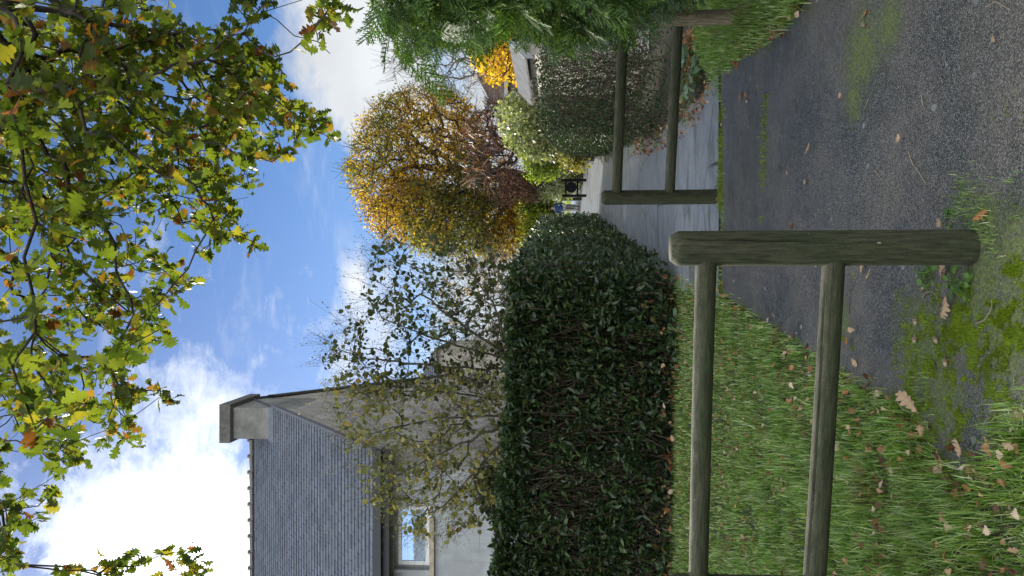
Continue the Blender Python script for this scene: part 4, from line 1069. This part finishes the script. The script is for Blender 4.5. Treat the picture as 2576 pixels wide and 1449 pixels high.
# ---------------------------------------------------------------- litter on the ground
def litter_stuff():
    n = 6500; y = 1.2 + 8 * rng.random(n) ** 1.5; x = -.55 * y + rng.random(n) * (.55 * y + .6) - .25
    k = ~tar_or_con(x, y) & (clump(x, y, 2.5) + rng.normal(0, .25, n) > .62); x, y = x[k], y[k]; n = len(x)
    fr = rot_frames(np.stack([rng.normal(0, 1, n), rng.normal(0, 1, n), rng.normal(0, .35, n)], 1), rng.normal(0, .5, n))
    o = scatter('leaf_litter', OAKS, np.stack([x, y, rng.uniform(.02, .085, n)], 1), fr, rng.uniform(.02, .05, n), dead_m)
    tag(o, 'fallen brown oak leaves caught in the left grass verge', None, kind='stuff')
    # line of leaves against the right verge
    q = []
    for (x0, y0), (x1, y1) in zip(RIGHT_EDGE[3:-1], RIGHT_EDGE[4:]):
        for _ in range(26):
            s = rng.random(); q.append(GP(x0 + (x1 - x0) * s, y0 + (y1 - y0) * s) + Vector((rng.normal(.04, .04), rng.normal(.02, .05), rng.uniform(.015, .035))))
    for (x0, y0), (x1, y1) in zip(LEFT_EDGE[:-3], LEFT_EDGE[1:-2]):
        for _ in range(6):
            s = rng.random(); q.append(GP(x0 + (x1 - x0) * s, y0 + (y1 - y0) * s) + Vector((rng.normal(-.03, .04), rng.normal(0, .05), rng.uniform(.015, .04))))
    q = np.array([tuple(v) for v in q]); n = len(q)
    fr = rot_frames(np.stack([rng.normal(0, 1, n), rng.normal(0, 1, n), rng.normal(0, .4, n)], 1), rng.normal(0, .6, n))
    o = scatter('leaf_litter', OAKS, q, fr, rng.uniform(.035, .065, n), dead_m); tag(o, 'brown leaves drifted along the tarmac edges', None, kind='stuff')


def fallen():
    ms = [leaf_mat('tan_leaf', [(0, (.33, .22, .13)), (1, (.42, .29, .18))], .1, .6), leaf_mat('rust_leaf', [(0, (.3, .12, .04)), (1, (.36, .15, .05))], .1, .6)]
    L = [(2180, 690, .11, 0, 'curled tan oak leaf lying just left of the big near post'), (2205, 675, .06, 0, 'small pale leaf touching the foot shadow of the near post'),
         (2401, 742, .1, 0, 'broad tan oak leaf lying left of the near post foot beside a curved twig'), (2385, 700, .09, 0, 'narrow curled tan leaf among the green weeds at the near post'),
         (2375, 573, .06, 0, 'small orange-tan leaf on the right side of the near post foot'), (2465, 556, .07, 1, 'brown leaf lodged in grass at the near post foot'),
         (2000, 557, .07, 1, 'rust oak leaf alone on the tarmac midway between both barriers'), (2050, 357, .08, 0, 'pale curled oak leaf in the middle of the open tarmac'),
         (1866, 258, .09, 1, 'rust-brown leaf on the tarmac near the second barrier lower rail'), (1882, 232, .07, 1, 'orange-brown leaf beside the right verge on the tarmac'),
         (1992, 442, .05, 0, 'small pale leaf below the second barrier post'), (2033, 455, .04, 0, 'tiny tan leaf scrap on open tarmac below a pale leaf'),
         (2120, 243, .05, 0, 'small tan leaf on the mossy right part of the tarmac'), (2275, 335, .05, 0, 'little pale leaf on the right open tarmac'),
         (2180, 50, .06, 1, 'orange leaf stub beside an acorn near the right verge'), (2522, 103, .05, 0, 'pale leaf near the bent twig at the lower right'),
         (2330, 1040, .12, 0, 'largest tan oak leaf in the pile at the grass tongue edge'), (2355, 1075, .1, 0, 'tan oak leaf lying under the largest one at the grass edge'),
         (2375, 1128, .09, 0, 'pointed tan oak leaf near the rounded end of the tarmac'), (2435, 1155, .09, 0, 'tan oak leaf at the tarmac tip among grass'), (2465, 1175, .1, 0, 'large folded tan leaf at the tarmac tip'),
         (2300, 1000, .06, 0, 'small tan leaf beside grass on the tarmac tongue'), (1960, 800, .05, 0, 'small tan leaf on the grass edge seen between the near rails'), (1972, 850, .07, 0, 'tan oak leaf hanging over the left tarmac edge'),
         (2155, 900, .06, 0, 'curled leaf behind the lower near rail at the tarmac edge'), (2140, 870, .06, 1, 'rust leaf at the tarmac edge above the lower near rail'),
         (2560, 1060, .11, 0, 'big tan leaf at the bottom corner by the viewer feet'), (1830, 770, .05, 1, 'small rust leaf near the grey lane start on the left'),
         (2165, 830, .05, 0, 'small pale leaf beside the long straight twig'), (1795, 272, .05, 0, 'pale leaf at the foot of the right hedge'), (1818, 318, .04, 0, 'pale leaf lying on the joint below the right hedge'), (1812, 495, .05, 1, 'leaf caught at the second barrier post foot')]
    src = [mesh_py('fallen_leaf', *oak_leaf(c, f, b, s), None) for c, f, b, s in ((.15, .2, .05, 11), (-.3, .5, -.05, 12), (.3, -.35, .08, 13))]
    for o in src: COL.objects.unlink(o)
    for i, (x, y, s, k, lab) in enumerate(L):
        me = src[i % 3].data.copy(); me.materials.clear(); me.materials.append(ms[k])
        o = bpy.data.objects.new('fallen_leaf', me); COL.objects.link(o); p = GP(x, y)
        o.location = (p.x, p.y, .022 + s * .1); o.scale = (s * .9,) * 3; o.rotation_euler = (random.uniform(-.3, .35), random.uniform(-.3, .3), random.uniform(0, 6.28))
        tag(o, lab, 'leaf', 'fallen oak leaves on the path')
    for o in src: bpy.data.objects.remove(o)
    # acorns
    nut = plain('acorn_shell', (.26, .2, .14), .4, 60); cup = plain('acorn_cup', (.14, .1, .07), .9, 90)
    A = [(2313, 802, 'acorn on the mossy tarmac just left of the curved twigs'), (2384, 690, 'acorn half hidden in the weeds at the near post'), (2362, 850, 'acorn lying beside bright moss cushions'), (2312, 848, 'acorn at the upper rim of the moss'), (2311, 798, None), (2329, 728, 'acorn touching the arched pale twig'), (2033, 452, 'acorn alone below the second barrier'), (2182, 65, 'acorn by the orange leaf near the right verge'), (1884, 250, 'acorn near the right verge leaf drift'), (2388, 905, 'acorn in the mossy tarmac farthest towards the grass tongue')]
    for x, y, lab in A:
        if not lab: continue
        p = GP(x, y); t = thing('acorn', lab, 'acorn', 'acorns', loc=(p.x, p.y, .008)); r = .0085
        def lathe(prof, n=14):
            V = [(a * math.cos(2 * math.pi * i / n), a * math.sin(2 * math.pi * i / n), z) for a, z in prof for i in range(n)]
            return V, [(k * n + i, k * n + (i + 1) % n, (k + 1) * n + (i + 1) % n, (k + 1) * n + i) for k in range(len(prof) - 1) for i in range(n)]
        V, Fq = lathe([(.0001, .03), (r * .25, .0285), (r * .7, .025), (r, .016), (r, .008), (r * .7, 0), (.0001, -.001)])
        a = mesh_py('nut', V, Fq, nut, t, True); V, Fq = lathe([(r * 1.18, .011), (r * 1.25, .006), (r * 1.0, -.002), (r * .3, -.005), (.0015, -.012), (.0001, -.013)]); b = mesh_py('cup', V, Fq, cup, t, True)
        e = (math.pi / 2, 0, random.uniform(0, 6)); z = Vector((0, 0, r * 1.2))
        for q in (a, b): q.rotation_euler = e; q.location = z
    # twigs
    pale = plain('pale_twig', (.22, .175, .13), .8, 60); darkt = plain('dark_twig', (.05, .04, .03), .85, 60)
    TW = [([(2327, 747), (2334, 737), (2348, 733), (2362, 742), (2368, 753)], .0032, pale, 'arched pale twig beside the broad tan leaf'), ([(2467, 814), (2485, 806), (2498, 790), (2505, 770), (2503, 755)], .0036, pale, 'curved pale twig on bright moss by the bottom edge'),
          ([(2140, 790), (2145, 745), (2152, 712)], .0028, darkt, 'long straight dark twig beyond the lower near rail'), ([(2490, 17), (2515, 4), (2540, 20), (2555, 27)], .0032, pale, 'angular bent pale twig at the lower right corner'),
          ([(2290, 380), (2302, 410), (2320, 435), (2337, 465)], .003, pale, 'long thin twig on the open right tarmac'), ([(2235, 160), (2235, 215)], .0026, darkt, 'straight dark twig on the mossy right tarmac'), ([(2004, 252), (2007, 270), (2004, 286)], .003, darkt, 'short dark twig near the right hedge side'),
          ([(2190, 248), (2185, 262), (2178, 276)], .003, pale, 'short curved twig right of the pale leaf'), ([(2205, 428), (2215, 440), (2223, 452)], .003, pale, 'stubby twig below the open tarmac leaf'), ([(2325, 240), (2328, 262), (2332, 276)], .0024, pale, 'thin wavy twig at the right of the open tarmac'), ([(2355, 905), (2363, 930)], .0028, darkt, 'short twig lying beside moss near the grass tongue'),
          ([(1962, 415), (1968, 425), (1972, 438)], .004, darkt, 'small bent twig below the second barrier post'), ([(2022, 588), (2028, 600), (2030, 612)], .0022, pale, 'pale grass stalk right of the near post')]
    for pts, r, m_, lab in TW:
        q = np.array([tuple(GP(*p, .006 + r + random.uniform(0, .006))) for p in pts]); n = len(q)
        r *= .72; o = tubes('fallen_twig', q[:-1], q[1:], np.linspace(r, r * .7, n - 1), np.linspace(r * .9, r * .5, n - 1), 7, m_); tag(o, lab, 'twig', 'fallen twigs')


def weeds():
    wm = leaf_mat('weed_leaves', [(0, (.07, .15, .03)), (1, (.16, .28, .05))], .35, .4)
    am = leaf_mat('marbled_leaves', [(0, (.06, .12, .05)), (.5, (.1, .17, .09)), (1, (.24, .3, .2))], .25, .35, .6)
    def plant(name, lab, cat, x, y, r, n, size, m, tall, tm):
        p = GP(x, y); t = thing(name, lab, cat, loc=tuple(p)); a = rng.uniform(0, 6.28, n); q = np.sqrt(rng.random(n)) * r; h = rng.uniform(.2, 1, n) * tall
        E = np.stack([np.cos(a) * q, np.sin(a) * q * .7, h], 1); B = E * [[.3, .3, 0]]
        tubes('stem', B, E, np.full(n, .002), np.full(n, .0012), 4, wm, t)
        d = np.stack([np.cos(a), np.sin(a), rng.normal(0, .3, n)], 1); scatter('leaves', tm, E, rot_frames(d, rng.normal(0, .4, n)), size * rng.uniform(.6, 1.2, n), m, t)
    plant('weed', 'bright green lobed weed growing at the left foot of the near post', 'weed', 2348, 690, .05, 16, .045, wm, .05, [oak_leaf(.2, .2, 0, 9), round_leaf(2)])
    plant('weed', 'small green weed between the tan leaves near the post foot', 'weed', 2405, 705, .05, 12, .05, wm, .03, [simple_leaf(.25)])
    plant('weed', 'little pale-leaved weed right by the mossy bottom edge left of the post', 'weed', 2440, 715, .05, 12, .028, wm, .03, [round_leaf(4)])
    plant('weed', 'tiny weed at the right side of the near post foot', 'weed', 2395, 555, .03, 8, .03, wm, .03, [round_leaf(1)])
    plant('arum', 'clump of marbled white-veined arrowhead leaves under the right hedge', 'plant', 1762, 185, .3, 60, .12, am, .22, [round_leaf(7), simple_leaf(.33)])
    plant('arum', 'low marbled leaves at the foot of the laurel hedge', 'plant', 1706, 800, .4, 60, .1, am, .12, [round_leaf(7), simple_leaf(.33)])
    plant('arum', 'grey-green leaf patch at the laurel hedge foot further left', 'plant', 1700, 930, .35, 40, .09, am, .1, [round_leaf(7)])

litter_stuff(); fallen(); weeds()


# ---------------------------------------------------------------- the walker
def person():
    p = P(1458, 523, 42); z = gz(42)
    t = thing('person', 'person in a blue jacket and pale trousers walking away by the hedge end', 'person', loc=(p.x, 42, z))
    def skin(name, verts, edges, radii, m, root=0, sub=2):
        me = bpy.data.meshes.new(name); me.from_pydata(verts, edges, []); o = bpy.data.objects.new(name, me); COL.objects.link(o); o.parent = t
        o.modifiers.new('skin', 'SKIN').use_smooth_shade = True; s = o.modifiers.new('sub', 'SUBSURF'); s.levels = s.render_levels = sub
        for i, r in enumerate(radii):
            sv = me.skin_vertices[0].data[i]; sv.radius = r if isinstance(r, tuple) else (r, r); sv.use_root = (i == root)
        me.materials.append(m); return o
    V = [(0, 0, .92), (0, -.01, 1.12), (0, 0, 1.36), (0, .02, 1.47), (0, .03, 1.55), (0, .05, 1.66),
         (-.1, 0, .88), (-.11, .06, .49), (-.11, -.06, .1), (-.11, .06, .05), (.1, 0, .88), (.1, .16, .5), (.11, .24, .12), (.11, .36, .07),
         (-.19, 0, 1.37), (-.26, .04, 1.12), (-.25, .16, .93), (-.25, .2, .86), (.19, 0, 1.37), (.26, -.04, 1.12), (.25, .05, .9), (.25, .08, .83)]
    E = [(0, 1), (1, 2), (2, 3), (3, 4), (4, 5), (0, 6), (6, 7), (7, 8), (8, 9), (0, 10), (10, 11), (11, 12), (12, 13), (2, 14), (14, 15), (15, 16), (16, 17), (2, 18), (18, 19), (19, 20), (20, 21)]
    Rr = [(.16, .12), (.14, .11), (.16, .11), (.06, .06), (.075, .09), (.085, .1), .085, .06, .04, .04, .085, .06, .04, .04, .05, .04, .032, .035, .05, .04, .032, .035]
    skin('body', V, E, Rr, plain('skin_tone', (.45, .26, .18), .5))
    blue = plain('blue_cloth', (.03, .075, .2), .8, 20); pale = plain('pale_cloth', (.4, .39, .37), .8, 20)
    skin('jacket', [(0, 0, .84), (0, -.01, 1.1), (0, -.01, 1.34), (0, .01, 1.45), (-.2, 0, 1.37), (-.27, .04, 1.12), (-.26, .15, .95), (.2, 0, 1.37), (.27, -.04, 1.12), (.26, .04, .93)],
         [(0, 1), (1, 2), (2, 3), (2, 4), (4, 5), (5, 6), (2, 7), (7, 8), (8, 9)], [(.21, .16), (.2, .16), (.2, .15), (.1, .1), .08, .065, .055, .08, .065, .055], blue)
    skin('hood', [(0, -.06, 1.38), (0, -.07, 1.5)], [(0, 1)], [(.12, .08), (.1, .07)], plain('grey_hood', (.3, .33, .36), .8))
    skin('trousers', [(0, 0, .9), (-.1, 0, .86), (-.11, .06, .49), (-.11, -.06, .13), (.1, 0, .86), (.1, .16, .5), (.11, .24, .15)], [(0, 1), (1, 2), (2, 3), (0, 4), (4, 5), (5, 6)], [(.17, .13), .11, .085, .07, .11, .085, .07], pale)
    skin('hair', [(0, .0, 1.57), (0, .02, 1.68), (0, .07, 1.73)], [(0, 1), (1, 2)], [(.085, .06), (.1, .09), (.085, .07)], plain('dark_hair', (.012, .01, .01), .6))
    sh = plain('tan_shoe', (.22, .16, .06), .6)
    skin('shoe', [(-.11, -.08, .05), (-.11, .1, .035)], [(0, 1)], [.05, .04], sh); skin('shoe', [(.11, .22, .08), (.11, .38, .06)], [(0, 1)], [.05, .04], sh)

person()
